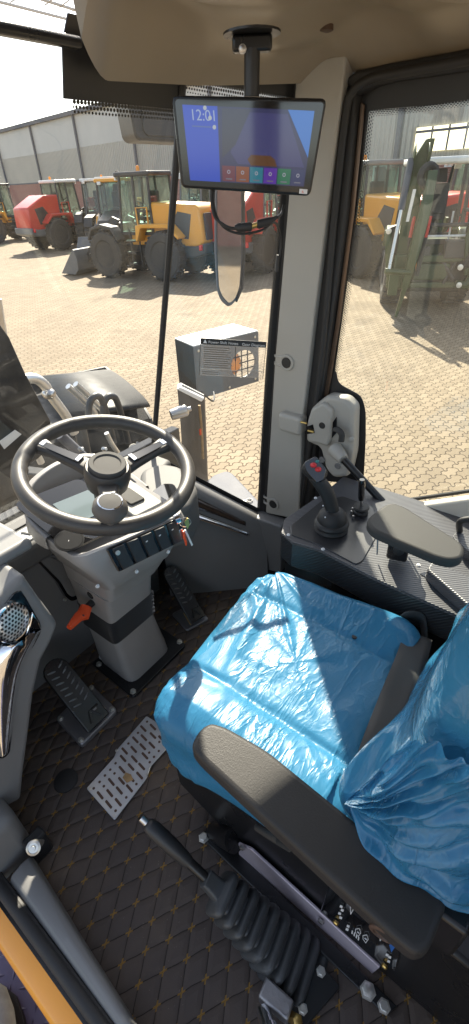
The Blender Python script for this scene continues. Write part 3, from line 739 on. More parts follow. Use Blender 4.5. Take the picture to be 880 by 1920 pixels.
# ------------------------------------------------------------------ steering console
con = thing('steering_console', (.05, .13, 0), 'grey steering column and instrument console with the black steering wheel', 'steering console')
bp = [U(*p, z=.012) for p in [(170, 1243), (250, 1308), (350, 1208), (278, 1160)]]
bpl = MB().prism(rounded(bp, .015), (0, 0, -.010)).build('base_plate', 'bpaint', con, bevel=.003)
for q in ((186, 1246), (250, 1297), (337, 1204)): bolt(bpl, U(*q, z=.012), .0085, h=.009)
def ring(z, x0, x1, y0, y1, r=.02, n=4):
    return rounded([V((x0, y0, z)), V((x1, y0, z)), V((x1, y1, z)), V((x0, y1, z))], r, n)
MB().loft([ring(.012, -.016, .168, .078, .25, .035), ring(.06, -.022, .160, .078, .245, .03), ring(.15, -.026, .142, .08, .235, .025), ring(.235, -.034, .126, .078, .225, .022)]).build('lower_cover', 'column', con, smooth=35)
secs = []
for i in range(13):
    z = lerp(.233, .335, i / 12); e = .008 if i % 2 else -.007
    secs.append(ring(z, -.036 - e, .122 + e, .075 - .012 * i / 12 - e, .22 + e, .022))
MB().loft(secs).build('bellows', 'bellows', con, smooth=30)
uc = MB().loft([ring(.333, -.042, .120, .060, .22, .018), ring(.40, -.046, .122, .048, .215, .018), ring(.445, -.05, .126, .034, .215, .018)]).build('upper_cover', 'column', con, smooth=35)
# instrument head
def hd_ring(z, A, B, C, D, r, dz=(0, 0, 0, 0)):
    return rounded([V((*A, z + dz[0])), V((*B, z + dz[1])), V((*C, z + dz[2])), V((*D, z + dz[3]))], r, 6)
head = MB().loft([hd_ring(.44, (-.045, .030), (.125, .022), (.13, .22), (-.05, .22), .02),
                  hd_ring(.50, (-.05, .012), (.14, -.015), (.165, .24), (-.05, .23), .025),
                  hd_ring(.505, (-.056, .006), (.146, -.022), (.17, .245), (-.055, .235), .025),
                  hd_ring(.575, (-.085, .0), (.165, -.055), (.19, .26), (-.075, .24), .03),
                  hd_ring(.63, (-.113, .0), (.178, -.075), (.20, .275), (-.112, .235), .035, (0, .0, .02, .01)),
                  hd_ring(.650, (-.110, .008), (.176, -.066), (.198, .27), (-.110, .23), .035, (0, .0, .03, .02)),
                  hd_ring(.650, (-.098, .022), (.165, -.052), (.185, .255), (-.100, .218), .03, (-.002, -.002, .025, .015)),
                  hd_ring(.630, (-.092, .03), (.16, -.045), (.18, .245), (-.095, .21), .03, (0, .0, .02, .01))]).build('instrument_head', 'column', con, smooth=40)
# hooded rim at the front of the display
ar = spline([V((-.112, .12, .662)), V((-.106, .20, .692)), V((-.055, .27, .722)), V((.05, .29, .738)), V((.15, .27, .728)), V((.195, .2, .69)), V((.20, .1, .655))], 6)
sec = []
for i, p in enumerate(ar):
    c = V((.03, .12, p.z)); o = (p - c); o.z = 0; o = o.normalized()
    dr_ = lerp(.03, .09, min(1, i / 10)); sec.append([p - V((0, 0, dr_)) + o * .004, p + o * .004, p + V((0, 0, .005)), p - o * .016 + V((0, 0, .002)), p - o * .022 - V((0, 0, .07))])
MB().loft(sec, closed=False).build('display_hood', 'column', con, smooth=50, recalc=False, bevel=.003)
# sloping dark display with paler screen
def dp(u, v, w=0):      # u across, v up the slope
    o = V((-.098, .035, .652)); ux = V((.262, -.055, .0)); uy = V((-.01, .215, .062)); n_ = ux.cross(uy).normalized()
    return o + ux * u + uy * v + n_ * w
dsp = MB().prism(rounded([dp(-.02, .05, .002), dp(.62, .05, .002), dp(.66, .98, .002), dp(.0, .98, .002)], .02), (0, 0, -.006)).build('display', 'piano', con)
MB().prism([dp(.22, .34, .0035), dp(.60, .34, .0035), dp(.60, .74, .0035), dp(.24, .74, .0035)], (0, 0, -.001)).build('screen', mat('lcd_off', (.16, .20, .21), .12, coat=.4), dsp, smooth=0)
gc = dp(.05, .16, .003)
MB().lathe([(.034, 0), (.035, .003), (.031, .004), (.030, .001)], gc, V((0, -.25, 1)), 32).build('gauge_bezel', 'dull', con)
gd = MB().lathe([(.0305, .0045), (0, .005)], gc, V((0, -.25, 1)), 32).build('gauge_dial', 'dull', con)
MB().box(gc + V((.006, .006, .004)), (.03, .0015, .001), Matrix.Rotation(.8, 3, 'Z')).build('needle', 'decal', gd)
# panel right of the display with a square blank
pnl = MB().prism(rounded([dp(.66, .08, .004), dp(1.0, .10, .004), dp(1.0, .8, .004), dp(.70, .85, .004)], .012), (0, 0, -.008)).build('switch_panel', 'pillar', con, bevel=.003)
MB().prism(rounded([dp(.74, .25, .009), dp(.90, .25, .009), dp(.90, .52, .009), dp(.74, .52, .009)], .006), (0, 0, -.006)).build('blank_cover', 'armgrey', pnl, bevel=.002)
# rocker switches on the driver's side of the head
s0, s1, s2, s3 = U(190, 1006, z=.640), U(300, 950, z=.640), U(330, 985, z=.596), U(222, 1062, z=.596)
s0, s3 = V((-.045, -.012, .648)), V((-.042, -.036, .586)); s1, s2 = V((.150, -.066, .648)), V((.148, -.082, .586))
nf = (s2 - s3).cross(s0 - s3).normalized(); nf = -nf if nf.y > 0 else nf
MB().prism(rounded([s0 + nf * .004, s1 + nf * .004, s2 + nf * .004, s3 + nf * .004], .006), -nf * .01).build('switch_bezel', 'piano', con, bevel=.002)
for i in range(5):
    t0, t1 = .05 + i * .185, .05 + i * .185 + .165
    q = [lerp(s0, s1, t0), lerp(s0, s1, t1), lerp(s3, s2, t1), lerp(s3, s2, t0)]
    q = [lerp(p, sum(q, V()) / 4, .12) for p in q]
    sw = MB().prism([q[0] + nf * .010, q[1] + nf * .010, lerp(q[1], q[2], .5) + nf * .007, q[2] + nf * .012, q[3] + nf * .012, lerp(q[0], q[3], .5) + nf * .007], -nf * .008)
    so = sw.build('rocker_switch', 'black', con, bevel=.0015)
    if i == 0:
        c = lerp(q[0], q[2], .22) + nf * .010; MB().lathe([(.006, 0), (.006, .003), (0, .004)], c, nf, 14).build('indicator', 'zinc', so)
    if i > 1:
        c = lerp(q[0], q[2], .3) + nf * .0105; MB().box(c, (.006, .001, .003)).build('icon', 'decal', so)
for q, z in (((174, 1055), .555), ((272, 1056), .53), ((312, 1024), .56), ((76, 1018), .64)):
    pass
for p in (V((-.080, .008, .545)), V((.02, -.022, .535)), V((.12, -.038, .54))): bolt(con, p, .0045, (-.1, -1, .1), 'screw', 'decal', .004)
MB().lathe([(.0, .001), (.011, .001), (.012, 0), (.012, -.006)], V((-.0495, .115, .425)), (-1, 0, -.05), 20, ).build('hole_plug', 'piano', con)
# tilt lever
l0 = V((-.045, .12, .395)); 
MB().tube([l0 + V((.02, 0, 0)), l0 + V((-.028, -.006, .0))], .010, 12).build('lever_stub', 'rubber', con)
a = l0 + V((-.028, -.006, 0)); e = U(130, 1177, Y=.08)
MB().tube([a + V((.004, 0, .004)), a + V((-.018, -.01, -.004)), lerp(a, e, .45), lerp(a, e, .8), e], [.016, .019, .014, .0105, .008], 12, .75).build('tilt_lever', 'orange', con, smooth=60)
c = lerp(a, e, .28) + V((-.004, -.012, .002)); bolt(con, c, .004, (-.3, -1, .2), 'screw', 'black', .003)
# wires and connector hanging by the column foot
wc = thing('wire_connector', U(193, 1225, z=.03), 'white wiring connector with yellow wires beside the column foot', 'connector')
c = U(193, 1226, z=.045)
MB().box(c, (.022, .016, .034), Matrix.Rotation(.3, 3, 'Y')).build('plug', 'white', wc, bevel=.003)
MB().box(c + V((.008, -.004, -.014)), (.010, .012, .012)).build('seal', 'redp', wc, bevel=.002)
for k in range(3): MB().tube(spline([c + V((0, 0, .015)), c + V((-.004 + .006 * k, .01, .04)), c + V((.012, .02 + .005 * k, .058)), c + V((.03, .03, .045))], 5), .0016, 6).build('wire', ('brass', 'brass', 'redp')[k], wc)

# steering wheel
WC = V((.022, .010, .828)); WA = V((0, -.268, 1)).normalized()
WX = V((1, 0, 0)); WY = WA.cross(WX)
def onw(px, py, w=0):
    d = ray(px, py); t = ((WC + WA * w) - CAM).dot(WA) / d.dot(WA); return CAM + d * t
rim = MB()
vs = []; fs = []; n, k = 96, 14
for i in range(n):
    th = 2 * math.pi * i / n; d = WX * math.cos(th) + WY * math.sin(th)
    up_ = max(0, math.sin(th) - .35)                              # finger waves on the front inside of the rim
    rr = .0172
    for j in range(k):
        a_ = 2 * math.pi * j / k; wob = .0016 * math.sin(th * 36) * (1 if math.cos(a_) < -.3 else 0) * (1 if up_ > 0 else 0)
        vs.append(WC + d * (.1828 + (rr + wob) * math.cos(a_)) + WA * (rr * 1.02 * math.sin(a_)))
for i in range(n):
    for j in range(k): fs.append((i * k + j, ((i + 1) % n) * k + j, ((i + 1) % n) * k + (j + 1) % k, i * k + (j + 1) % k))
rim.add(vs, fs); RIM = rim.build('steering_wheel', 'wheel', con, smooth=180)
MB().torus(WC + WA * .0150, .1865, .0012, WA, 96, 6).build('rim_seam', 'leather', RIM)
hubc = WC - WA * .012
MB().lathe([(.030, -.085), (.034, -.05), (.047, -.035), (.052, -.01), (.052, .012), (.047, .019), (.0, .019)], hubc, WA, 40).build('hub', 'wheel', RIM, smooth=45)
MB().lathe([(.042, .018), (.0425, .026), (.040, .029), (.031, .029), (.029, .026), (0, .0265)], hubc, WA, 40).build('horn_cap', 'capgrey', RIM, smooth=40)
MB().torus(hubc + WA * .027, .0305, .0012, WA, 40, 6).build('cap_ring', 'capgrey', RIM)
for q in ((83, 836), (322, 826), (209, 985)):
    tgt = onw(*q); d = (tgt - WC).normalized(); sd = WA.cross(d)
    r0, r1 = .045, .176
    sec = []
    for t, wd, th, lo in ((0, .024, .010, -.014), (.25, .019, .009, -.012), (.7, .0165, .008, -.006), (1, .024, .010, 0)):
        c = WC + d * lerp(r0, r1, t) + WA * lo
        sec.append([c + sd * wd - WA * th, c + sd * wd + WA * th * .4, c + sd * wd * .7 + WA * th, c - sd * wd * .7 + WA * th, c - sd * wd + WA * th * .4, c - sd * wd - WA * th])
    MB().loft(sec).build('spoke', 'wheel', RIM, smooth=60, bevel=.002)
    if q[1] < 900:
        sec = []
        for t, wd, lo in ((.16, .0125, .0), (.30, .0115, -.0005), (.82, .0098, .0042), (.93, .0088, .0066)):
            c = WC + d * lerp(r0, r1, t) + WA * (lo + .0008); sec.append([c + sd * wd - WA * .004, c + sd * wd + WA * .0006, c - sd * wd + WA * .0006, c - sd * wd - WA * .004])
        MB().loft(sec).build('spoke_trim', 'piano', RIM, bevel=.001)
        for ends in (((.155, .0130, .0008), (.235, .0105, .0008)), ((.85, .0080, .0060), (.935, .0092, .0076))):
            sec = []
            for t, wd, lo in ends:
                c = WC + d * lerp(r0, r1, t) + WA * (lo + .0012); sec.append([c + sd * wd - WA * .003, c + sd * wd + WA * .0008, c - sd * wd + WA * .0008, c - sd * wd - WA * .003])
            MB().loft(sec).build('spoke_tip', 'chrome', RIM, bevel=.001)
kb = onw(207, 980); kb = WC + (kb - WC).normalized() * .178
MB().lathe([(.016, .008), (.013, .016), (.012, .024), (.020, .028), (.030, .036), (.0345, .047), (.032, .060), (.024, .068), (.0225, .0675)], kb, WA, 32).build('spinner_knob', 'knob', RIM, smooth=60)
MB().lathe([(.0236, .0662), (.0240, .0682), (.0234, .0686)], kb, WA, 32).build('knob_ring', 'chrome', RIM, smooth=60)
MB().lathe([(.0215, .0690), (.010, .0705), (0, .0710)], kb, WA, 32).build('knob_cap', 'capgrey', RIM, smooth=90)
# ignition keys
ig = V((.172, -.055, .61)); kx = U(345, 985, t=None, z=.60)
kc = U(346, 988, z=.635)
MB().lathe([(.014, 0), (.014, .012), (.010, .016), (0, .016)], kc + V((-.012, .02, .02)), (1, -.4, .1), 20).build('ignition_lock', 'chrome', con)
ky = thing('key_ring', kc, 'ignition keys with an orange tag hanging from the console', 'keys')
MB().torus(kc + V((.004, 0, .012)), .015, .0012, (.7, .7, .1), 28, 6).build('ring', 'steel', ky)
k1 = U(345, 1002, z=.625)
MB().tube([k1 + V((0, 0, .010)), k1, k1 + V((0, -.004, -.022)), k1 + V((0, -.004, -.032))], [.003, .0065, .007, .004], 10, .5).build('tag', 'orange', ky, smooth=70)
MB().prism([k1 + V((.006, .003, .008)), k1 + V((.011, .001, .007)), k1 + V((.022, -.006, -.045)), k1 + V((.017, -.006, -.047))], (.001, .002, 0)).build('cable_tie', 'white', ky)
MB().prism(rounded([k1 + V((-.006, .010, .012)), k1 + V((.004, .006, .012)), k1 + V((.006, .004, -.016)), k1 + V((-.002, .008, -.018))], .003), (.001, .0015, 0)).build('key', 'steel', ky)
MB().prism(rounded([kc + V((-.004, -.006, .020)), kc + V((.004, -.012, .030)), kc + V((.008, -.012, .008)), kc + V((.002, -.008, -.006))], .003), (.002, .002, 0)).build('key_head', 'brass', ky)

# ------------------------------------------------------------------ pedals, grate, floor hardware
bk = thing('brake_pedal', (-.16, .06, 0), 'black ribbed brake pedal on a grey foot plate left of the column', 'pedal', 'foot pedals')
q = [U(*p, z=.022) for p in [(104, 1346), (152, 1398), (220, 1330), (172, 1282)]]
MB().prism(rounded(q, .012), (0, 0, -.02)).build('foot_plate', 'cast', bk, bevel=.004)
for p in ((152, 1388), (210, 1330), (172, 1290), (114, 1348)): bolt(bk, U(*p, z=.022), .0075)
def padpts(l, hi, lo, zl, zh):
    return None
# pad plane: heel near the floor, toe raised towards the front
H0, H1 = U(170, 1376, z=.05), U(203, 1336, z=.05); T0, T1 = U(78, 1252, z=.19), U(112, 1232, z=.19)
pc = (H0 + H1) / 2; tc_ = (T0 + T1) / 2
vy = (tc_ - pc); Lp = vy.length; vy.normalize(); vx = (H1 - H0); vx = (vx - vy * vx.dot(vy)).normalized(); vn = vx.cross(vy); vn = -vn if vn.z < 0 else vn
wid = .040
def pad(o, vx, vy, vn, L, w, m='bpaint'):
    def P(u, v, h=0): return o + vx * (u * w) + vy * (v * L) + vn * h
    out = [P(-1, 0), P(1, 0)] + [P(math.cos(a), lerp(.86, 1.02, math.sin(a))) for a in [k * math.pi / 10 for k in range(11)]]
    b = MB().prism([p for p in out], vn * -.012); pd = b.build('pedal_pad', m, PARENT, bevel=.003)
    t = MB()
    for i in range(7):
        v = .34 + i * .088
        for s in (1, -1):
            a, c = P(s * .18, v + .01, .0005), P(s * .70, v + .055, .0005)
            if s < 0: a, c = P(s * .14, v, .0005), P(s * .72, v - .0 + .03, .0005)
            t.tube([a, lerp(a, c, .5) + vn * .003, c], [.0016, .0032, .0016], 6)
    t.build('tread', 'tread', pd)
    t = MB()
    for s in (1, -1):
        t.tube([P(s * .05, .20, .001), P(s * .45, .06, .001)], .0035, 8); 
    t.tube([P(.05, .2, .001), P(.72, .2, .001)], .0025, 8)
    t.build('heel_chevron', m, pd)
    return pd
PARENT = bk
MT['tread'] = mat('tread_glint', (.22, .22, .22), .3, metal=.5)  # pale grey puts the glints on the ribs into the colour
pad(pc + vn * 0, vx, vy, vn, Lp * 1.0, wid)
MB().box(pc + vy * .05 - vn * .025 , (.05, .05, .03)).build('pivot_bracket', 'cast', bk, bevel=.004)
MB().tube([pc - vx * .035 - vn * .018 + vy * .02, pc + vx * .045 - vn * .018 + vy * .02], .006, 10).build('pivot_pin', 'steel', bk)
ac = thing('accelerator_pedal', (.31, .08, 0), 'narrow black ribbed accelerator pedal right of the column', 'pedal', 'foot pedals')
H0, H1 = U(360, 1172, z=.035), U(386, 1152, z=.035); T0, T1 = U(300, 1068, z=.17), U(332, 1060, z=.17)
pc = (H0 + H1) / 2; tc_ = (T0 + T1) / 2
vy = (tc_ - pc); Lp = vy.length; vy.normalize(); vx = V((1, 0, 0)); vx = (vx - vy * vx.dot(vy)).normalized(); vn = vx.cross(vy); vn = -vn if vn.z < 0 else vn
PARENT = ac
pad(pc, vx, vy, vn, Lp, .034)
q = [U(*p, z=.012) for p in [(322, 1150), (350, 1182), (392, 1160), (366, 1128)]]
MB().prism(rounded(q, .01), (0, 0, -.01)).build('foot_plate', 'cast', ac, bevel=.003)
MB().tube([pc - vx * .03 - vn * .014, pc - vx * .03 - vn * .014 + vy * .05], .004, 8).build('return_spring', 'brass', ac)

gr = thing('floor_grate', U(235, 1440, z=0), 'perforated aluminium foot plate lying on the quilted floor mat', 'floor plate')
gz = .010
gp_ = [U(*p, z=gz) for p in [(275, 1342), (300, 1358), (312, 1405), (283, 1437), (275, 1460), (215, 1538), (162, 1478), (214, 1420), (220, 1405)]]
# two-step outline with a crank in the middle; holes are dark slots on top, their shade put into the colour
def perforated():
    return MT['alu']
MB().prism(rounded(gp_, .006), (0, 0, -.003)).build('plate', 'alu', gr, bevel=.0012)
a0 = U(275, 1343, z=gz); vU = (U(165, 1476, z=gz) - a0); vU.normalize()        # long direction
vV = (U(215, 1537, z=gz) - U(165, 1476, z=gz)).normalized()
slots = MB(); dots = MB()
o = U(165, 1476, z=gz)
rows = [  # (position along the long side from the lower end, offset across) pixel centres of slots in the photograph
 (188, 1491), (206, 1487), (224, 1482), (243, 1478), (204, 1508), (222, 1504),
 (209, 1466), (228, 1464), (246, 1459), (262, 1454), (266, 1437), (229, 1443), (246, 1438), (252, 1423), (272, 1427 - 10), (231, 1422), (234, 1408), (251, 1405), (268, 1400), (254, 1387), (270, 1383), (285, 1397), (269, 1366), (287, 1363), (287, 1379), (303, 1385)]
dl_ = [(176, 1478), (187, 1466), (197, 1454), (207, 1443), (217, 1431), (195, 1474), (215, 1450), (237, 1495), (256, 1470), (217, 1520), (241, 1394), (259, 1374), (276, 1353), (280, 1411), (289, 1419), (281, 1429), (298, 1408), (299, 1391)]
def inside(p):
    return True
for q in rows:
    c = U(*q, z=gz + .0007); L_s = .0105
    P = [c + vV * (s * L_s) + vV * (.0034 * math.cos(a) * s if False else 0) for s in (1,)]
    ring_ = []
    for k in range(12):
        a = 2 * math.pi * k / 12; s = 1 if math.cos(a) >= 0 else -1
        ring_.append(c + vV * (s * L_s + .0036 * math.cos(a)) + vU * (.0036 * math.sin(a)))
    slots.prism(ring_, (0, 0, -.0006))
for q in dl_:
    c = U(*q, z=gz + .0007); dots.lathe([(.0, 0), (.0036, 0), (.0036, -.0006)], c, (0, 0, 1), 12)
dk = mat('slot_shadow', (.10, .055, .04), .8)
slots.v += []; k_ = len(slots.v); slots.v += dots.v; slots.f += [tuple(i + k_ for i in f) for f in dots.f]; slots.build('perforations', dk, gr, smooth=0)['kind'] = 'stuff'
for q in ((170, 1479), (214, 1530), (219, 1407), (275, 1453)): MB().lathe([(.0045, 0), (.004, .0012), (0, .0015)], U(*q, z=gz), (0, 0, 1), 14).build('rivet', 'steel', gr)
MB().add([U(*p, z=gz + .001) for p in [(236, 1448), (246, 1452), (250, 1462), (238, 1468), (230, 1458)]], [(0, 1, 2, 3, 4)]).build('mud_stain', 'wood', gr, smooth=0)
pg = thing('floor_plug', U(124, 1464, z=0), 'round black rubber plug in the quilted floor mat', 'plug')
MB().lathe([(.033, 0), (.032, .004), (.028, .0055), (0, .005)], U(124, 1464, z=0), (0, 0, 1), 32).build('cap', 'rubber', pg)
kn = thing('door_stop', U(65, 1590, z=.05), 'round metal door stop bolt on a black bracket by the sill', 'door stop')
c = U(64, 1588, z=.085)
MB().box(c + V((.01, .02, -.045)), (.05, .03, .09)).build('bracket', 'black', kn, bevel=.006)
MB().lathe([(.016, -.03), (.013, -.012), (.013, -.004), (.0165, 0), (.0165, .006), (.012, .008), (.0115, .0065), (.006, .0065), (.005, .009), (0, .009)], c, (-.45, -.55, .75), 24).build('stop_bolt', 'zinc', kn)

# ------------------------------------------------------------------ driver seat
seat = thing('driver_seat', (.03, -.55, 0), 'black driver seat on a low black base with two decorated side rails', 'seat')
sb = MB()
X0 = -.185
MB().prism([V((X0 + .012, -.44, .0)), V((X0 + .012, -1.0, .0)), V((X0 + .012, -1.0, .33)), V((X0 + .012, -.28, .36)), V((X0 + .012, -.285, .09)), V((X0 + .012, -.41, .04))], (.40, 0, 0)).build('seat_base', 'bpaint', seat, bevel=.01)  # front drawn forward under the cushion to block a sun patch on the floor
fla = [U(*p, z=.006) for p in [(372, 1566), (398, 1552), (745, 1888), (722, 1906), (690, 1872)]]
MB().prism(fla, (0, 0, .006)).build('mounting_flange', 'bpaint', seat, bevel=.002)
for q, r in (((382, 1571), .0105), ((690, 1858), .013), ((720, 1887), .0105)): bolt(seat, U(*q, z=.013), r, (0, 0, 1), 'mounting_bolt', 'zinc', .009)
def sxx(px, py, o=0): return U(px, py, X=X0 + o)
MB().prism([sxx(447, 1582), sxx(470, 1592), sxx(712, 1815), sxx(694, 1830), sxx(448, 1604)], (.006, 0, 0)).build('side_rail', mat('rail_lilac', (.62, .54, .60), .4, metal=.4, var=.05), seat, bevel=.0015)
for q in ((455, 1588), (603, 1726)): bolt(seat, sxx(*q, -.004), .006, (-1, 0, 0), 'rail_screw', 'steel', .006)
pn = MB().prism([sxx(620, 1648, .002), sxx(760, 1745, .002), sxx(742, 1822, .002), sxx(712, 1808, .002), sxx(600, 1710, .002)], (.006, 0, 0)).build('control_panel', 'piano', seat, bevel=.002)
def dec(poly, name='decal', m='decal', o=-.0005):
    MB().prism([sxx(*p, o) for p in poly], (.0006, 0, 0)).build(name, m, pn, smooth=0)
for x, y in ((657, 1698), (712, 1748)):                               # little white arrowheads
    P = [(x, y), (x + 7, y + 5), (x + 1, y + 16)]
    bb = MB()
    for a, b in zip(P, P[1:] + P[:1]): bb.tube([sxx(*a, -.001), sxx(*b, -.001)], .0007, 5)
    bb.build('arrow_mark', 'decal', pn)
for x, y in ((672, 1748), (686, 1760)):
    P = [(x - 5, y - 6), (x + 2, y - 7), (x + 5, y + 1), (x, y + 8), (x - 5, y + 1)]
    bb = MB()
    for a, b in zip(P, P[1:] + P[:1]): bb.tube([sxx(*a, -.001), sxx(*b, -.001)], .0007, 5)
    bb.tube([sxx(x - 2, y - 1, -.001), sxx(x + 2, y + 2, -.001)], .0012, 5); bb.build('shield_mark', 'decal', pn)
for i in range(4): dec([(660 + i * 4, 1744 + i * 4), (662 + i * 4, 1746 + i * 4), (661 + i * 4, 1752 + i * 4), (659 + i * 4, 1750 + i * 4)], 'tick_mark')
for x, y in ((638, 1697), (640, 1704), (635, 1710), (637, 1718), (651, 1734), (649, 1740), (724, 1788), (729, 1792), (727, 1800)):
    dec([(x, y), (x + 5, y + 2), (x + 4, y + 6), (x - 1, y + 4)], 'mark')
dec([(730, 1772), (738, 1768), (741, 1776), (734, 1786)], 'blue_tab', 'blue', -.006)
for q in ((631, 1728), (722, 1809)): MB().lathe([(.006, 0), (.006, .004), (.004, .006), (0, .006)], sxx(*q), (-1, 0, 0), 14).build('valve_knob', 'brass', pn)
# height lever under the armrest
MB().tube([sxx(480, 1552, -.02), sxx(520, 1575, -.03), sxx(545, 1592, -.02)], [.006, .008, .006], 10, .6).build('height_lever', 'armgrey', seat)
MB().tube([sxx(400, 1560, .0), sxx(440, 1575, .0)], [.02, .028], 12).build('suspension_boot', 'bpaint', seat)
# vinyl cushions under the film
def superell(c, size, e1, e2, nu, nv, fn=None, tilt=0, yaw=0):
    R_ = Matrix.Rotation(yaw, 3, 'Z') @ Matrix.Rotation(tilt, 3, 'X'); b = MB()
    def sp(a, e): return math.copysign(abs(a) ** e, a)
    def P(u, v):
        th = -math.pi / 2 + math.pi * v; ph = 2 * math.pi * u
        p = V((sp(math.cos(th), e1) * sp(math.cos(ph), e2), sp(math.cos(th), e1) * sp(math.sin(ph), e2), sp(math.sin(th), e1)))
        q = V((p.x * size[0], p.y * size[1], p.z * size[2]))
        w = R_ @ q
        n_ = V((math.copysign(abs(p.x) ** 1.2, p.x) / size[0], math.copysign(abs(p.y) ** 1.2, p.y) / size[1], math.copysign(abs(p.z) ** 1.2, p.z) / size[2])).normalized()
        out = V(c) + w
        if fn: out = fn(out, R_ @ n_, p)
        return out
    b.grid(P, nu, nv); return b
CU_C = V((.035, -.49, .425)); CU_S = (.247, .22, .085)
superell(CU_C - V((0, 0, .006)), (CU_S[0] - .012, CU_S[1] - .012, CU_S[2] - .012), .35, .3, 64, 24, yaw=rad(6)).build('seat_cushion', 'seatvinyl', seat, smooth=180)
BK_C = V((.035, -.845, .80)); BK_S = (.235, .09, .34)
superell(BK_C, (BK_S[0] - .012, BK_S[1] - .012, BK_S[2] - .012), .3, .35, 64, 32, tilt=rad(7)).build('backrest', 'seatvinyl', seat, smooth=180)
def ridged(p, sc, oct_=3):
    t = 0; a = 1; f = 1; s = 0
    for _ in range(oct_):
        t += a * (1 - min(1, abs(noise.noise(p * sc * f)) * 3.2)); s += a; a *= .5; f *= 2.1
    return t / s
def cush_fn(q, n_, p):
    w = V((q.x * .55 + q.y * .85, (q.y * .55 - q.x * .85) * 2.4, q.z * 1.2))
    w2 = w + V((noise.noise(q * 4), noise.noise(q * 4 + V((9, 0, 0))), 0)) * .25
    top = max(0, p.z)
    d = .008 * (ridged(w2, 3.6, 2) - .45) * (.4 + abs(noise.noise(q * 5))) + .003 * noise.noise(q * 7)
    # long tension folds from the front right corner across the front roll
    f = (q - V((.25, -.30, .5))); ang = math.atan2(f.y, f.x)
    r = math.hypot(f.x, f.y)
    d += .006 * max(0, math.sin(ang * 15 + 3 * noise.noise(q * 3))) ** 3 * math.exp(-((r - .20) / .17) ** 2)
    # raised side bolsters and a sewn centre panel
    u, v = q.x - .035, q.y + .49
    d += .020 * max(0, min(1, (abs(u) - .13) / .07)) * top * (1 if abs(v) < .18 else .4)
    d -= .005 * math.exp(-((abs(u) - .125) / .007) ** 2) * top
    q = q + n_ * d
    lowz = max(0, -p.z)
    sk = lowz ** 1.2
    out = V((n_.x, n_.y, 0)); 
    if out.length > 1e-4:
        out.normalize(); a = math.atan2(q.y - CU_C.y, q.x - CU_C.x)
        ruf = noise.noise(V((a * 5.5, q.z * 14, 2))) + .6 * noise.noise(V((a * 13, q.z * 22, 5)))
        side = 1 if q.x < 0 else .25
        q = q + out * sk * (.012 + .026 * ruf) * side
        q.z -= sk * side * (.024 + .034 * noise.noise(V((a * 3.1, 7, 1))))
    return q
sc_ = thing('seat_cushion_cover', (.035, -.49, .36), 'wrinkled blue plastic film wrapped over the seat cushion', 'plastic cover')
superell(CU_C, CU_S, .35, .3, 260, 130, cush_fn, yaw=rad(6)).build('film', 'film', sc_, smooth=180)
for q in ((665, 1195), (569, 1437)):
    d = ray(*q); c = U(*q, z=.508)
    MB().lathe([(.006, .0), (.006, .003), (.0, .004)], c, (0, 0, 1), 12).build('vent_hole', 'rubber', sc_)
def back_fn(q, n_, p):
    w = V((q.x * 1.4, q.y * 2, q.z * .9 + q.x * .5))
    w2 = w + V((noise.noise(q * 3), noise.noise(q * 3 + V((5, 0, 0))), noise.noise(q * 3 + V((0, 7, 0))))) * .3
    d = .016 * (ridged(w2, 2.2, 2) - .4) + .012 * noise.noise(q * 4)
    q = q + n_ * d
    low = max(0, -p.z) ** 1.5
    left = max(0, -p.x)
    # loose bag of film bunched at the lower left corner
    a = noise.noise(V((q.y * 10, q.z * 7, 3))) + .5 * noise.noise(V((q.y * 22, q.z * 16, 8)))
    fr = max(0, p.y)
    q = q + V((-.012, .035 * fr, 0)) * low * (1 + .7 * a) * (.4 + left) 
    zc = q.z - .60
    g_ = math.exp(-((zc) / .05) ** 2) * left
    q = q + V((-.010, .02 * max(0, p.y), 0)) * g_
    # horizontal gathers
    q = q + n_ * .012 * math.sin(q.z * 62 + 9 * q.y + 6 * noise.noise(q * 4)) * math.exp(-((q.z - .62) / .13) ** 2) * (left + .3)
    return q
bc = thing('backrest_cover', (.035, -.845, .45), 'loose shiny blue plastic film bagged over the seat backrest', 'plastic cover')
superell(BK_C - V((0, 0, .01)), BK_S, .3, .38, 240, 180, back_fn, tilt=rad(7)).build('film', 'film2', bc, smooth=180)
# loose gathered film fanning out from the lower left corner of the backrest
tipp = U(652, 1500, X=-.205)
bnd = spline([U(*p, X=-.225) for p in [(770, 1380), (850, 1420), (930, 1470), (950, 1600), (930, 1740), (838, 1732), (790, 1680), (735, 1610)]], 12)
nb = len(bnd) - 1
def fan(u, v):
    f = u * nb; i = min(int(f), nb - 1); e = lerp(bnd[i], bnd[i + 1], f - i)
    p = lerp(tipp, e, v)
    w_ = math.sin(u * 58 + 5 * noise.noise(V((u * 7, v * 2, 0)))) + .6 * math.sin(u * 121 + 7 * noise.noise(V((u * 9, v * 3, 4))))
    amp = .0075 * min(1, v * 3.2) * (1 - .25 * v)
    bul = .030 * math.sin(min(1, v * 1.15) * math.pi) * math.sin(u * math.pi)
    return p + V((-1, .12, .25)).normalized() * (w_ * amp + bul + .012 * noise.noise(V((u * 6, v * 5, 9))))
MB().grid(fan, 260, 40).build('gathered_film', 'film2', bc, smooth=180, recalc=False)
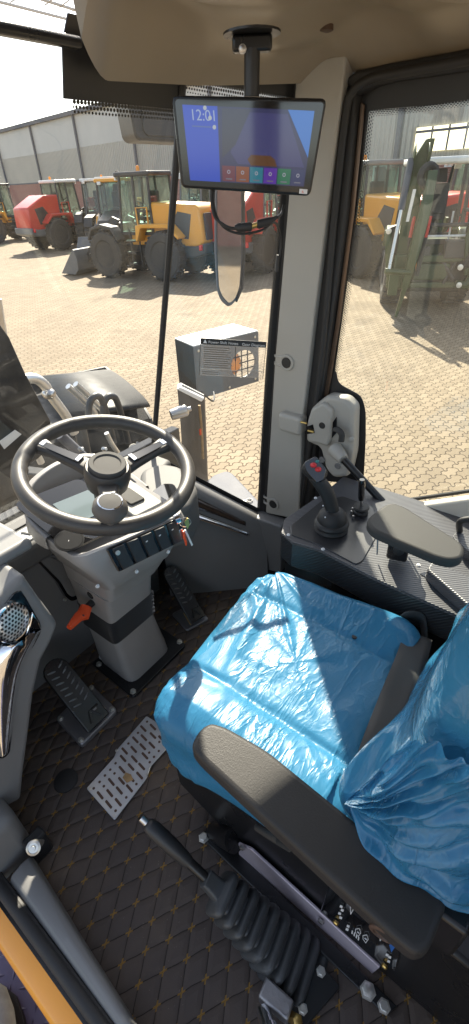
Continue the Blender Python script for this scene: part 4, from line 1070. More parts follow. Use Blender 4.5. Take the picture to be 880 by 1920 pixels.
# black belt web lying between cushion and backrest
bt = thing('seat_belt', (.05, -.7, .45), 'black webbing belt lying between the seat cushion and the backrest', 'seat belt')
path = [U(690, 1490, z=.53), U(700, 1440, z=.525), U(722, 1370, z=.522), U(748, 1300, z=.522), U(772, 1235, z=.515), U(785, 1190, z=.50)]
path = spline(path, 6); b = MB(); secs = []
for i, p in enumerate(path):
    t = (path[min(i + 1, len(path) - 1)] - path[max(i - 1, 0)]).normalized(); s = V((-t.y, t.x, 0)).normalized() * .030
    wv = .003 * math.sin(i * .6)
    secs.append([p - s + V((0, 0, -.004)), p - s * .5 + V((0, 0, wv)), p + s * .5 + V((0, 0, wv)), p + s + V((0, 0, .004))])
b.loft(secs, closed=False); b.build('webbing', 'belt', bt, solid=.003, recalc=False, smooth=80)
lo_ = spline([U(752, 1196, z=.44), U(742, 1176, z=.47), U(760, 1164, z=.49), U(786, 1170, z=.48), U(792, 1200, z=.45), U(790, 1240, z=.42)], 6)
b = MB(); b.loft([[p, p + V((.0, -.004, .035))] for p in lo_], closed=False).build('belt_loop', 'belt', bt, solid=.003, recalc=False)
# left armrest
AZ = .64
ap = [U(*p, z=AZ) for p in [(357, 1398), (372, 1368), (394, 1352), (424, 1361), (500, 1404), (836, 1676), (838, 1700), (806, 1782), (780, 1790), (740, 1758), (374, 1420)]]
MB().prism(rounded(ap, .02), (0, 0, -.034)).build('left_armrest', 'leather', seat, bevel=.010, seg=4)
sd_ = [U(*p, z=AZ - .012) for p in [(361, 1408), (374, 1426), (520, 1543), (640, 1642), (738, 1742), (780, 1790)]]
c = U(722, 1738, z=AZ - .025)
MB().lathe([(.016, 0), (.016, .003), (.011, .004), (.010, .002), (0, .002)], c + V((-.006, 0, 0)), (-1, -.1, 0), 24).build('pivot_cap', 'armside', seat)
MB().box(V((-.225, -.87, .57)), (.04, .05, .09)).build('armrest_hinge', 'bpaint', seat, bevel=.006)

# ------------------------------------------------------------------ parking brake
hb = thing('parking_brake', (-.26, -.68, 0), 'black parking brake lever with ribbed rubber boot left of the seat', 'parking brake')
A_, B_ = U(392, 1652, X=-.30), U(588, 1842, X=-.262)
tipg = U(264, 1532, X=-.325)
dv = (A_ - tipg).normalized(); Lg = (A_ - tipg).length
MB().tube([tipg, tipg + dv * .016], .0078, 14).build('release_button', 'steel', hb)
MB().tube([tipg + dv * s * Lg for s in (.09, .12, .2, .45, .66, .70)], [.009, .0135, .0165, .0165, .013, .012], 18).build('grip', 'black', hb, smooth=60)
MB().tube([tipg + dv * Lg * .68, A_ + dv * .02], .0105, 14).build('shaft', 'bpaint', hb)
dirb = (B_ - A_); LB = dirb.length; dirb.normalize()
side = dirb.cross(V((0, 0, 1))).normalized()
prof = [(.013, -.012), (.017, -.010), (.018, .012), (.020, .028)]
nr = 10
for i in range(nr):
    h0 = .030 + (LB - .03) * i / nr; st_ = (LB - .03) / nr; r = lerp(.042, .060, min(1, i / (nr - 3)))
    prof += [(r - .018, h0), (r - .003, h0 + st_ * .10), (r, h0 + st_ * .2), (r, h0 + st_ * .48), (r - .003, h0 + st_ * .6), (r - .018, h0 + st_ * .72)]
prof += [(.045, LB)]
upb = side.cross(dirb).normalized()
def bsec_(r, h_):
    a, b = r * 1.0, r * .70; k = min(r * .45, .022)
    c = A_ + dirb * h_; return rounded([c - upb * b - side * a, c - upb * b + side * a, c + upb * b + side * a, c + upb * b - side * a], k, 5)
MB().loft([bsec_(*q) for q in prof]).build('boot', 'boot', hb, smooth=50)
bpq = [U(*p, z=.012) for p in [(480, 1812), (600, 1806), (640, 1850), (570, 1930), (520, 1900)]]
MB().prism(rounded(bpq, .01), (0, 0, -.01)).build('base_plate', 'bpaint', hb, bevel=.002)
for q in ((568, 1892), (602, 1822), (480, 1808)): bolt(hb, U(*q, z=.014), .008, h=.008)
vb = thing('brake_valve', U(520, 1880, z=0), 'silver cast valve block with brass fittings below the rubber boot', 'valve')
P = [U(*p, z=.06) for p in [(500, 1828), (552, 1876), (540, 1915), (484, 1868)]]
MB().prism(P, (0, 0, -.05)).build('block', 'cast', vb, bevel=.004)
c = U(497, 1905, z=.045)
MB().lathe([(.014, -.01), (.014, .02), (.018, .022), (.018, .034), (.013, .036), (0, .036)], c, (-.5, -.7, .5), 24).build('fitting', 'chrome', vb)
c = U(556, 1912, z=.05); MB().lathe([(.010, -.02), (.010, .006), (.007, .008), (0, .008)], c, (0, -.5, .8), 6).build('brass_nut', 'brass', vb)
c = U(535, 1890, z=.063); MB().lathe([(.008, 0), (.008, .002), (0, .002)], c, (0, 0, 1), 20).build('plug', 'cast', vb)

# ------------------------------------------------------------------ right side console
sc = thing('side_console', (.5, -.6, 0), 'black side console with ribbed trim along the right of the seat', 'side console')
CZ = .55
top = [U(*p, z=CZ) for p in [(527, 1000), (534, 974), (606, 926), (640, 928), (700, 948)]]
xin = .335
fr_in = U(572, 1030, z=CZ)
body_pl = [V((.352, -.262, 0)), V((.45, -.262, 0)), V((.715, -.262, 0)), V((.715, -1.15, 0)), V((xin + .012, -1.15, 0)), V((xin + .012, -.36, 0))]
MB().prism(body_pl, (0, 0, .47)).build('console_body', 'bpaint', sc, bevel=.006)
outl = [top[0], top[1], top[2], V((.715, top[2].y - .005, CZ)), V((.715, -1.15, CZ)), V((xin - .03, -1.15, CZ)), U(700, 1085, z=CZ), U(600, 1033, z=CZ), U(548, 1018, z=CZ)]
out2 = [V((p.x, p.y, CZ - .085)) for p in outl]
MB().loft([[V((p.x, p.y, CZ - .085)) for p in outl], [V((p.x, p.y, CZ - .012)) for p in outl], [V((p.x, p.y, CZ)) for p in outl]]).build('ribbed_skirt', 'carbon', sc, smooth=30, bevel=.004)
cen = sum(outl, V()) / len(outl)
def inset(P, d):
    out = []
    for i, p in enumerate(P):
        a = (p - P[i - 1]).normalized(); b = (P[(i + 1) % len(P)] - p).normalized()
        na, nb = V((-a.y, a.x, 0)), V((-b.y, b.x, 0))
        if (cen - p).dot(na + nb) < 0: na, nb = -na, -nb
        n_ = (na + nb).normalized(); out.append(p + n_ * d / max(.5, n_.dot(na)))
    return out
MB().prism(inset(outl, .001), (0, 0, .003)).build('top_trim', 'carbonsky', sc, bevel=.001)
tp = [U(*p, z=CZ + .006) for p in [(546, 1002), (545, 985), (606, 936), (644, 930), (700, 950), (714, 992), (680, 1052), (668, 1058), (600, 1022)]]
MB().prism(rounded(tp, .008), (0, 0, -.004)).build('control_plate', mat('satin_black_plate', (.028, .028, .031), .32, bump=.05, bscale=500, var=.1), sc, bevel=.0015)
for q in ((541, 1003), (592, 934), (606, 1030), (785, 1060)): bolt(sc, U(*q, z=CZ + .003), .0042, (0, 0, 1), 'screw', 'decal', .003)
for q in ((638, 1080), (769, 1124), (536, 1023)): 
    c = U(*q, z=CZ - .06); bolt(sc, c, .0042, (-.9, .3, .2), 'screw', 'decal', .004)
# joystick
jb = U(621, 992, z=CZ + .006)
js = MB().lathe([(.044, 0), (.046, .006), (.042, .012), (.043, .018), (.047, .022), (.044, .030), (.040, .032), (.040, .040), (.036, .052), (.026, .062), (.020, .066), (.0, .066)], jb, (0, 0, 1), 40).build('joystick_boot', 'rubber', sc, smooth=50)
hc = U(590, 884, t=(jb - CAM).length / ray(621, 992).length * .93)
g0 = jb + V((0, 0, .058)); g2 = hc - V((0, 0, .012))
gm = lerp(g0, g2, .55) + (U(640, 930, t=1) - U(600, 930, t=1)).normalized() * .010
gp2 = spline([g0, gm, g2], 6)
js_ = MB().tube(gp2, [lerp(.0175, .0165, i / (len(gp2) - 1)) + .002 * math.sin(3.1 * i / len(gp2)) for i in range(len(gp2))], 16).build('joystick_grip', 'rubber', js, smooth=180)
hx = cR.copy(); hn = (CAM - hc).normalized()
hy = hn.cross(hx).normalized()
hrot = lambda a, b, c: hc + hx * a + hy * b + hn * c
# head: rounded block tilted like in the photograph
secs = []
ca_, sa_ = math.cos(rad(-32)), math.sin(rad(-32))
for (cx, r1, r2, dz) in ((-.034, .006, .006, -.005), (-.030, .015, .016, -.006), (-.018, .021, .021, -.008), (.0, .024, .023, -.008), (.018, .023, .021, -.006), (.029, .017, .015, -.003), (.033, .008, .008, -.002)):
    secs.append([hrot(cx * ca_ - (r1 * math.cos(a)) * sa_, cx * sa_ + (r1 * math.cos(a)) * ca_, dz + r2 * math.sin(a)) for a in [2 * math.pi * k / 18 for k in range(18)]])
MB().loft(secs).build('joystick_head', 'rubber', js, smooth=180)
def hp_(px, py, w=.0): 
    d = ray(px, py); o = hc + hn * w; t = (o - CAM).dot(hn) / d.dot(hn); return CAM + d * t
fp = [hp_(*q, .012) for q in [(570, 868), (592, 855), (612, 880), (608, 900), (594, 906), (574, 884)]]
MB().prism(rounded(fp, .006), hn * .005).build('button_plate', 'piano', js, bevel=.002)
for q in ((588, 872), (597, 880)):
    MB().sphere(hp_(*q, .018), .0085, 14, (1, 1, .75)).build('red_button', 'red', js, smooth=180)
MB().sphere(hp_(595, 865, .016), .0052, 12, (1, 1, .7)).build('teal_button', 'teal', js, smooth=180)
for q in ((603, 925), (606, 948), (610, 970)):
    d = ray(*q); t = ((g0 - CAM).length - .018) / 1.0; MB().sphere(CAM + d * ((jb - CAM).length / ray(621, 992).length * .945), .002, 8).build('grip_screw', 'decal', js)
# small gear selector lever
lb = U(676, 962, z=CZ + .006)
lvr = MB().lathe([(.020, 0), (.022, .004), (.020, .010), (.016, .012), (.021, .016), (.023, .020), (.021, .024), (.006, .026), (0, .026)], lb, (0, 0, 1), 28).build('selector_boot', 'rubber', sc, smooth=50)
tk = U(679, 901, t=(lb - CAM).length / ray(676, 962).length * .95)
MB().tube([lb + V((0, 0, .024)), lerp(lb, tk, .5)], .0035, 10).build('selector_shaft', 'steel', lvr)
MB().tube([lerp(lb, tk, .42), lerp(lb, tk, .5), lerp(lb, tk, .92), tk + V((0, 0, .003))], [.007, .009, .0095, .007], 16).build('selector_knob', 'piano', lvr, smooth=60)
for q in ((659, 963), (662, 972), (661, 957)): MB().lathe([(.0035, 0), (.0035, .010), (0, .011)], U(*q, z=CZ + .008), (0, 0, 1), 10).build('stud', 'steel', sc)
# right armrest pad on its bracket
RZ = .70
rp = [U(*p, z=RZ) for p in [(687, 978), (694, 966), (722, 945), (738, 941), (762, 950), (866, 1016), (873, 1030), (868, 1046), (845, 1050), (820, 1044), (700, 994)]]
MB().prism(rounded(rp, .016), (0, 0, -.026)).build('armrest_pad', 'armgrey', sc, bevel=.008, seg=4)
bq = U(735, 1040, z=CZ + .02)
br = MB().box(bq + V((.01, -.01, .045)), (.045, .05, .10), Matrix.Rotation(.25, 3, 'Z')).build('armrest_bracket', 'bpaint', sc, bevel=.006)
MB().lathe([(.013, 0), (.013, .006), (.006, .010), (0, .010)], bq + V((-.016, -.018, .035)), (-1, -.4, .1), 18).build('clamp_knob', 'rubber', br)
MB().tube([bq + V((-.02, .03, .0)), bq + V((-.012, .04, .06))], .002, 6).build('wire_clip', 'steel', br)
MB().tube([bq + V((.05, -.02, .0)), bq + V((.04, -.03, .05)), bq + V((.02, -.03, .07))], .003, 6).build('strut', 'bpaint', br)
# ribbed lid and tray behind the armrest
lp_ = [U(*p, z=CZ + .035) for p in [(800, 1066), (812, 1050), (880, 1080), (960, 1130), (930, 1180), (830, 1092)]]
MB().prism(rounded(lp_, .012), (0, 0, -.034)).build('storage_lid', 'carbonsky', sc, bevel=.006, seg=3)
lp_ = [U(*p, z=CZ + .03) for p in [(848, 1006), (858, 996), (960, 1040), (1000, 1100), (920, 1070)]]
MB().prism(rounded(lp_, .012), (0, 0, -.03)).build('storage_lid', 'carbonsky', sc, bevel=.006, seg=3)
MB().prism([U(*p, z=CZ + .005) for p in [(788, 1076), (796, 1072), (850, 1100), (846, 1108)]], (0, 0, -.002)).build('slot', 'piano', sc)
hd_ = spline([U(862, 996, z=CZ + .03), U(862, 980, z=CZ + .07), U(874, 974, z=CZ + .085), U(900, 976, z=CZ + .085), U(925, 1000, z=CZ + .03)], 5)
MB().tube(hd_, .008, 10).build('grab_handle', 'rubber', sc)
wc_ = thing('window_catch', U(850, 1000, z=.6), 'black moulded catch below the right window sill', 'catch')
MB().prism(rounded([U(*p, X=.70) for p in [(842, 996), (842, 985), (900, 972), (960, 985), (960, 1010), (890, 1006)]], .01), (.02, 0, 0)).build('body', 'rubber', wc_, bevel=.004)

# ------------------------------------------------------------------ monitor
MP = U(468, 275, t=.8); MN = V((math.sin(rad(230)), math.cos(rad(230)), 0))
def mon(px, py, w=0):
    d = ray(px, py); o = MP + MN * w; t = (o - CAM).dot(MN) / d.dot(MN); return CAM + d * t
mo = thing('monitor', (MP.x, MP.y, MP.z - .08), 'black touch screen monitor hanging from the ceiling showing 12:01', 'monitor')
mb = [mon(*p) for p in [(322, 178), (614, 184), (583, 368), (340, 352)]]
mbody = MB().prism(rounded(mb, .010), -MN * .022).build('housing', 'bpaint', mo, bevel=.004, seg=3)
for k in range(4): pass
MB().prism(rounded([mon(*p, .0015) for p in [(328, 186), (608, 192), (579, 362), (345, 347)]], .006), -MN * .001).build('bezel', 'piano', mo, smooth=0)
def emit(name, c, s=1.0, base=(.01, .01, .012)):
    return mat(name, base, .08, emit=c, estr=s, coat=.4)
ES = .15
scr = [(342, 196), (590, 208), (570, 350), (357, 338)]
def sp_(u, v, w=.003):     # normalised screen coordinates, v down
    a = V((lerp(scr[0][0], scr[1][0], u), lerp(scr[0][1], scr[1][1], u), 0)); b = V((lerp(scr[3][0], scr[2][0], u), lerp(scr[3][1], scr[2][1], u), 0))
    q = lerp(a, b, v); return mon(q.x, q.y, w)
def patch(poly, name, m, w, par): return MB().prism([sp_(u, v, w) for u, v in poly], -MN * .0003).build(name, m, par, smooth=0)
scr_o = patch([(0, 0), (1, 0), (1, 1), (0, 1)], 'screen', emit('lcd_view', (.030, .032, .10), ES * 1.6), .0022, mo)
patch([(0, 0), (.265, 0), (.265, 1), (0, 1)], 'side_panel', emit('lcd_blue', (.028, .085, .62), ES * 1.35), .0026, scr_o)
patch([(.45, .06), (.80, .06), (.98, .75), (.42, .75), (.36, .6)], 'camera_view', emit('lcd_violet', (.055, .055, .17), ES * 1.5), .0026, scr_o)
patch([(.80, .0), (1, 0), (1, .62)], 'camera_sky', emit('lcd_sky', (.05, .2, .62), ES * 1.5), .0029, scr_o)
patch([(.30, .02), (.52, .02), (.40, .5), (.29, .68)], 'camera_edge', emit('lcd_grey', (.05, .05, .09), ES * 1.3), .0029, scr_o)
patch([(.53, .62), (.69, .62), (.73, .67), (.75, .76), (.53, .76), (.50, .68)], 'camera_machine', emit('lcd_tan', (.22, .09, .03), ES * .8), .0032, scr_o)
for i, c in enumerate(((.19, .045, .075), (.30, .085, .035), (.03, .24, .33), (.13, .04, .42), (.02, .20, .10), (.045, .055, .16))):
    u0_ = .285 + i * .119
    t_ = patch([(u0_, .78), (u0_ + .112, .78), (u0_ + .112, .985), (u0_, .985)], 'app_tile', emit('lcd_tile', c, ES * 1.2), .0035, scr_o)
    cc = sp_(u0_ + .056, .86, .0040); MB().torus(cc, .0022, .0007, MN, 16, 6).build('icon', emit('lcd_white', (.55, .55, .65), ES), t_, smooth=0)
    bb = [(u0_ + .03, .945), (u0_ + .085, .945), (u0_ + .085, .962), (u0_ + .03, .962)]; patch(bb, 'caption', emit('lcd_dim', (.25, .25, .32), ES), .0040, t_)
ux = (sp_(1, 0) - sp_(0, 0)).normalized(); uy = (sp_(0, 0) - sp_(0, 1)).normalized()
text_mesh('12:01', .020, sp_(.05, .20, .0034), ux, uy, 'clock_text', emit('lcd_text', (.45, .55, .85), ES * 1.2), scr_o)
for u, v in ((.17, .03), (.205, .16), (.235, .28)):
    MB().lathe([(.003, 0), (.003, .0003), (0, .0003)], sp_(u, v, .0034), MN, 14).build('dot_icon', emit('lcd_dot', (.7, .75, .8), ES), scr_o, smooth=0)
patch([(.06, .27), (.21, .27), (.21, .29), (.06, .29)], 'date_line', emit('lcd_line', (.12, .2, .6), ES), .0034, scr_o)
MB().prism([mon(*p, .003) for p in [(562, 354), (577, 355), (576, 364), (561, 363)]], -MN * .001).build('badge', 'decal', mo, smooth=0)
text_mesh('A', .0055, mon(566, 362, .0042), ux, uy, 'badge_mark', 'orange', mo)
mt0, mt1 = mon(473, 92, -.02), mon(472, 182, -.02)
MB().tube([mt0, mt1], .0125, 18).build('mount_post', 'black', mo)
MB().box(mt0 + V((0, 0, .006)), (.062, .022, .020), Matrix.Rotation(rad(-51), 3, 'Z')).build('mount_clamp', 'bpaint', mo, bevel=.004)
c = mon(455, 92, .0); bolt(mo, c, .005, MN, 'screw', 'steel', .004)
MB().lathe([(.0, 0), (.045, 0), (.045, .003), (0, .003)], mt0 + V((0, 0, .016)), (0, 0, 1), 20).build('mount_foot', 'bpaint', mo)
cbt = thing('monitor_cable', mon(440, 420), 'black looping cable with joined plugs below the monitor', 'cable')
cpts = spline([mon(398, 345, -.01), mon(397, 378, -.01), mon(404, 408, -.005), mon(428, 426), mon(446, 428)], 8)
MB().tube(cpts, .0026, 10).build('lead', 'rubber', cbt)
MB().tube(spline([mon(402, 345, -.012), mon(402, 390, -.012), mon(418, 424, -.008), mon(450, 438, -.004), mon(490, 432, -.006), mon(513, 417, -.02), mon(522, 428, -.08), mon(527, 455, -.10), mon(524, 482, -.10)], 8), .0022, 10).build('lead', 'rubber', cbt)
MB().tube([mon(440, 426), mon(447, 427), mon(471, 425), mon(473, 425)], [.003, .0075, .0075, .005], 14).build('plug', 'rubber', cbt)
MB().tube([mon(471, 425), mon(483, 421)], .0045, 14).build('plug_collar', 'brass', cbt)
MB().tube([mon(482, 421), mon(484, 421), mon(502, 416), mon(513, 411), mon(520, 407)], [.005, .0075, .007, .004, .003], 14).build('plug', 'rubber', cbt)
MB().tube(spline([mon(520, 408), mon(528, 400, -.08), mon(532, 385, -.10)], 5), .0026, 10).build('lead', 'rubber', cbt)
MB().tube([mon(521, 478, -.1), mon(519, 508, -.1)], [.005, .008], 10, .5).build('clip', 'rubber', cbt)

# ------------------------------------------------------------------ sticker on the corner window
sk = thing('window_sticker', (.6, .2, .9), 'transparent notes sticker with black header on the corner window', 'sticker')
def oncp(px, py, w=.006):
    d = ray(px, py); o = onc(.5, .5) + nrm * w; t = (o - CAM).dot(nrm) / d.dot(nrm); return CAM + d * t
MB().prism([oncp(*p) for p in [(376, 633), (500, 641), (494, 709), (374, 703)]], nrm * .0003).build('film', mat('clear_label', (.6, .55, .5), .5), sk, smooth=0)
N_, L_n = nt(sk.children[0].data.materials[0]); N_['Principled BSDF'].inputs['Alpha'].default_value = .12
MB().prism([oncp(*p, .0068) for p in [(376, 633.5), (500, 641), (499, 652), (376, 645)]], nrm * .0003).build('header', 'black', sk, smooth=0)
bb = MB()
for a, b in (((376, 645), (374, 703)), ((374, 703), (493, 709)), ((493, 709), (499, 652)), ((375, 692), (494, 697)), ((442, 649), (442, 694))):
    bb.tube([oncp(*a, .007), oncp(*b, .007)], .0007, 5)
bb.build('rule', 'black', sk)
bb = MB()
for i in range(10):
    y = 650 + i * 4.1; w_ = random.uniform(.8, 1)
    p, q = oncp(382, y, .0069), oncp(lerp(382, 438, w_), y + 3.2 * w_, .0069); h_ = (oncp(382, y + 1.5, .0069) - p)
    bb.add([p, q, q + h_, p + h_], [(0, 1, 2, 3)])
for y in (696, 700):
    p, q = oncp(379, y, .0069), oncp(410, y + 1.5, .0069); h_ = (oncp(379, y + 1.4, .0069) - p); bb.add([p, q, q + h_, p + h_], [(0, 1, 2, 3)])
bb.build('text_lines', mat('print_grey', (.18, .16, .14), .6), sk, smooth=0)
ux = (oncp(480, 643) - oncp(380, 637)).normalized(); uy = nrm.cross(ux).normalized(); uy = uy if uy.z > 0 else -uy
hgt = (oncp(390, 634) - oncp(390, 645)).length
text_mesh('Power Shift Notes', hgt * .66, oncp(391, 643.5, .0075), ux, uy, 'title_text', 'decal', sk)
text_mesh('Gear Diagram', hgt * .66, oncp(454, 648, .0075), ux, uy, 'title_text', 'decal', sk)
MB().add([oncp(381.5, 643.2, .0075), oncp(388.5, 643.7, .0075), oncp(385, 635.5, .0075)], [(0, 1, 2)]).build('warning_triangle', 'decal', sk, smooth=0)

# ================================================================== OUTSIDE ON THIS MACHINE
# upper work-light / mirror head at the top of the windscreen
um = thing('wing_mirror', U(290, 225, Y=1.2), 'large black square mirror head seen behind the monitor top left corner', 'mirror', 'exterior mirrors')
Pm = [U(*p, Y=1.2) for p in [(238, 172), (250, 170), (352, 178), (352, 268), (262, 264), (254, 255)]]
MB().prism(rounded(Pm, .02), (.06, .16, 0)).build('housing', 'dkp', um, bevel=.012, seg=3)
Pm = [U(*p, Y=1.194) for p in [(264, 182), (350, 188), (350, 258), (278, 255), (270, 246)]]
MB().prism(rounded(Pm, .015), (0, .008, 0)).build('glass', 'dkp', um, bevel=.003)
MB().tube([U(270, 180, Y=1.26), U(262, 120, Y=1.3)], .012, 8).build('arm', 'dkp', um)
# long slim mirror seen almost edge on
sm = thing('slim_mirror', U(428, 470, Y=1.0), 'long slim round-ended mirror on a bracket beyond the corner window', 'mirror', 'exterior mirrors')
Ps = [U(*p, Y=1.0) for p in [(404, 330), (455, 330), (456, 480), (452, 540), (442, 566), (430, 577), (416, 566), (408, 545), (404, 470)]]
n3 = V((.62, .785, 0))
MB().prism(rounded(Ps, .03), n3 * .03).build('housing', 'guard', sm, bevel=.008, seg=3)
Ps = [U(*p, Y=.993) for p in [(408, 335), (452, 335), (453, 480), (449, 538), (441, 560), (430, 569), (418, 556), (411, 540), (408, 480)]]
MB().prism(rounded(Ps, .02), n3 * .006).build('mirror_face', mat('mirror_face', (.75, .75, .75), .04, metal=1), sm)
MB().tube([U(457, 330, Y=.99), U(458, 480, Y=.99), U(454, 540, Y=.99), U(443, 565, Y=.99)], .008, 8).build('rim', 'rubber', sm)
# lamp guard box on its post
lbx = thing('lamp_box', U(410, 690, Y=1.9), 'black lamp box with white top and caged orange lamp right of the divider', 'lamp box')
fA = U(363, 652, Y=1.9); fB = U(484, 622, X=fA.x + .62); 
a0 = U(328, 634, X=fA.x - .0, ) 
TL, TR = U(328, 636, z=fA.z), U(484, 622, z=fA.z)
TN = U(363, 651, z=fA.z); TF = U(437, 609, z=fA.z)
dn_ = V((0, 0, -1))
hL = (U(346, 722, Y=TL.y) - TL).z; hN = U(372, 752, Y=TN.y).z - TN.z; hR = U(483, 712, Y=TR.y).z - TR.z
hh = min(-.30, (hN + hR) / 2)
MB().prism([TL, TN, TR, TF], (0, 0, .012)).build('top_plate', 'white', lbx, bevel=.004)
MB().prism([TL, TN, TN + dn_ * -hh * 1.02, TL + dn_ * -hh * .9], (TF - TL).normalized() * .01).build('side_plate', 'darksteel', lbx)
# near plate with a round opening
ev = (TR - TN); ez = V((0, 0, hh)); nn_ = ev.cross(ez).normalized()
b = MB(); N_h = 32; cu, cvv, ru, rv = .74, .55, .20, .27
outer = []; inner = []
for k in range(N_h):
    a = 2 * math.pi * k / N_h; ca_, sa_ = math.cos(a), math.sin(a)
    m_ = 1 / max(abs(ca_), abs(sa_)); ou, ov = .5 + ca_ * m_ * .5, .5 + sa_ * m_ * .5
    outer.append(TN + ev * ou + ez * ov); inner.append(TN + ev * (cu + ca_ * ru) + ez * (cvv + sa_ * rv))
b.loft([outer, inner], cap=False); b.build('front_plate', 'greyp', lbx, solid=.012, recalc=False, smooth=0)  # lighter than the side plate, its reflection is put into the grey
bc_ = TN + ev * cu + ez * cvv; back = (TF - TN).normalized() if (TF - TN).length else nn_
b = MB()
for t in (-.6, -.1, .4): 
    w_ = math.sqrt(1 - t * t); b.tube([bc_ + ev * ru * t + ez * rv * w_, bc_ + ev * ru * t - ez * rv * w_], .006, 6); b.tube([bc_ + ez * rv * t + ev * ru * w_, bc_ + ez * rv * t - ev * ru * w_], .006, 6)
b.build('cage', 'darksteel', lbx)
lm = bc_ - ev * .13 + (TL - TN).normalized() * .10
MB().sphere(lm, .115, 18, (1, 1, 1.0)).build('orange_lamp', 'amber', lbx, smooth=180)
MB().tube([TN + ev * .14 + ez * .25 + (TL - TN) * .4, TN + ev * .22 + ez * 1.05 + (TL - TN) * .3], [.05, .06], 14).build('tan_guard', 'wood', lbx)
MB().box(TN + ev * .5 + ez * .35 + (TL - TN) * .5, (.14, .06, .18)).build('amber_reflector', 'amber', lbx, bevel=.01)
lp = thing('lamp_post', U(365, 830, Y=1.0), 'black steel plate upright with bolted pin under the lamp box', 'bracket')
q = [U(*p, Y=1.05) for p in [(332, 728), (340, 727), (382, 748), (388, 905), (396, 935), (345, 900), (338, 790)]]
MB().prism(q, (.05, .03, 0)).build('plate', 'dkp', lp, bevel=.006)
q = [U(*p, Y=1.045) for p in [(331, 730), (338, 726), (383, 748), (378, 754)]]
MB().prism(q, (.06, .05, .0)).build('top_edge', 'white', lp, bevel=.004)
c = U(352, 768, Y=.98); MB().lathe([(.03, -.10), (.034, -.05), (.034, -.01), (.024, 0), (.014, .004), (.014, .02), (0, .022)], c, (.85, -.5, .15), 24).build('pin', 'steel', lp)
MB().tube(spline([U(378, 735, Y=1.1), U(398, 752, Y=1.2), U(402, 745, Y=1.3), U(401, 735, Y=1.4)], 5), .006, 8).build('wire', 'rubber', lp)
MB().tube([U(374, 760, Y=1.0), U(378, 800, Y=1.0), U(381, 860, Y=1.0)], .008, 8).build('harness', 'wood', lp)
MB().box(U(376, 810, Y=.99), (.012, .01, .04)).build('orange_clip', 'orange', lp, bevel=.002)
for u_, v_ in ((.06, .08), (.5, .06), (.94, .08), (.06, .92), (.5, .94), (.94, .92)): bolt(lbx, TN + ev * u_ + ez * v_ + (TN - TL).normalized() * .004, .012, (TN - TL), 'rivet', 'zinc', .008)
# front fender lid
fd = thing('front_fender', U(440, 925, z=-.12), 'smooth blue-grey fender lid with a small dark emblem outside the corner window', 'fender')
q = [U(*p, z=-.10) for p in [(392, 898), (400, 890), (424, 882), (436, 886), (494, 948), (487, 968), (470, 978), (440, 972), (380, 940), (380, 905)]]
MB().prism(rounded(q, .03), (0, 0, -.06)).build('lid', 'guard', fd, bevel=.012, seg=3)
c = U(468, 938, z=-.094); MB().torus(c, .016, .003, (0, 0, 1), 20, 6).tube([c + V((-.012, 0, .001)), c + V((.012, 0, .001))], .002, 6).build('emblem', 'dkp', fd)
q = [U(*p, z=-.098) for p in [(455, 938), (463, 938), (464, 942), (456, 942)]]; MB().prism(q, (0, 0, .003)).build('emblem_text', 'greyp', fd)
MB().prism([U(*p, z=-.18) for p in [(392, 905), (436, 890), (490, 950), (486, 975), (440, 980), (380, 950)]], (0, 0, -1.0)).build('skirt', 'dkp', fd)

# ------------------------------------------------------------------ front linkage and bucket
fr = thing('front_linkage', (.6, 1.6, GZ), 'grey loader arms with silver hydraulic pipes and black hoses ahead of the windscreen', 'loader arms')
# pair of boxed arms descending forward
def arm(x, dark='darksteel'):
    prof = [(.9, -.10), (1.5, .02), (2.2, -.16), (3.3, -1.05), (3.42, -1.30), (3.2, -1.32), (2.2, -.58), (1.5, -.36), (.9, -.42)]
    MB().prism([V((x, y, z)) for y, z in prof], (.09, 0, 0)).build('lift_arm', dark, fr, bevel=.01)
arm(.62); arm(-.72)
q = [U(*p, Y=1.25) for p in [(-30, 600), (0, 640), (30, 705), (82, 800), (70, 860), (20, 900), (-40, 860)]]
MB().prism(q, (.06, .02, 0)).build('rocker_plate', 'darksteel', fr, bevel=.01)
q = [U(*p, Y=1.235) for p in [(-2, 828), (28, 806), (40, 814), (8, 842)]]
MB().prism(q, (.001, -.002, 0)).build('warning_plate', 'white', fr)
Yp = 1.45
def ptube(L, r, name, m, Y=Yp): MB().tube(spline([U(*p, Y=Y) for p in L], 6), r, 12).build(name, m, fr, smooth=70)
ptube([(22, 690), (26, 718), (36, 748), (48, 778), (54, 800)], .022, 'silver_pipe', 'pipe')
ptube([(30, 722), (42, 712), (66, 710), (84, 722), (96, 742), (124, 780), (140, 812)], .026, 'silver_pipe', 'pipe')
for q in ((92, 738), (32, 720), (50, 780), (14, 712)):
    MB().sphere(U(*q, Y=Yp - .01), .036, 12, (1, 1, .8)).build('pipe_nut', 'steel', fr, smooth=60)
ptube([(-20, 560), (-6, 640), (6, 690), (12, 712)], .05, 'hydraulic_cylinder', 'steel', 1.35)
ptube([(4, 722), (40, 790), (78, 868)], .018, 'silver_pipe', 'pipe', 1.38)
Yq = 2.1
for s in (0, 14):
    ptube([(128 + s, 724 - s * .3), (150 + s, 744 - s * .3), (172 + s, 766 - s * .3), (180 + s, 778 - s * .3)], .022, 'silver_pipe', 'pipe', Yq)
for s in (0, 27):
    ptube([(166 + s, 782), (168 + s, 758), (176 + s, 744), (188 + s, 745), (196 + s, 762), (204 + s, 790), (214 + s, 830)], .024, 'rubber_hose', 'boot', 1.9)
ptube([(150, 800), (160, 850), (170, 900)], .04, 'rubber_hose', 'boot', 1.7)
ptube([(112, 815), (150, 850), (172, 872)], .03, 'steel_tube', 'guard', 1.5)
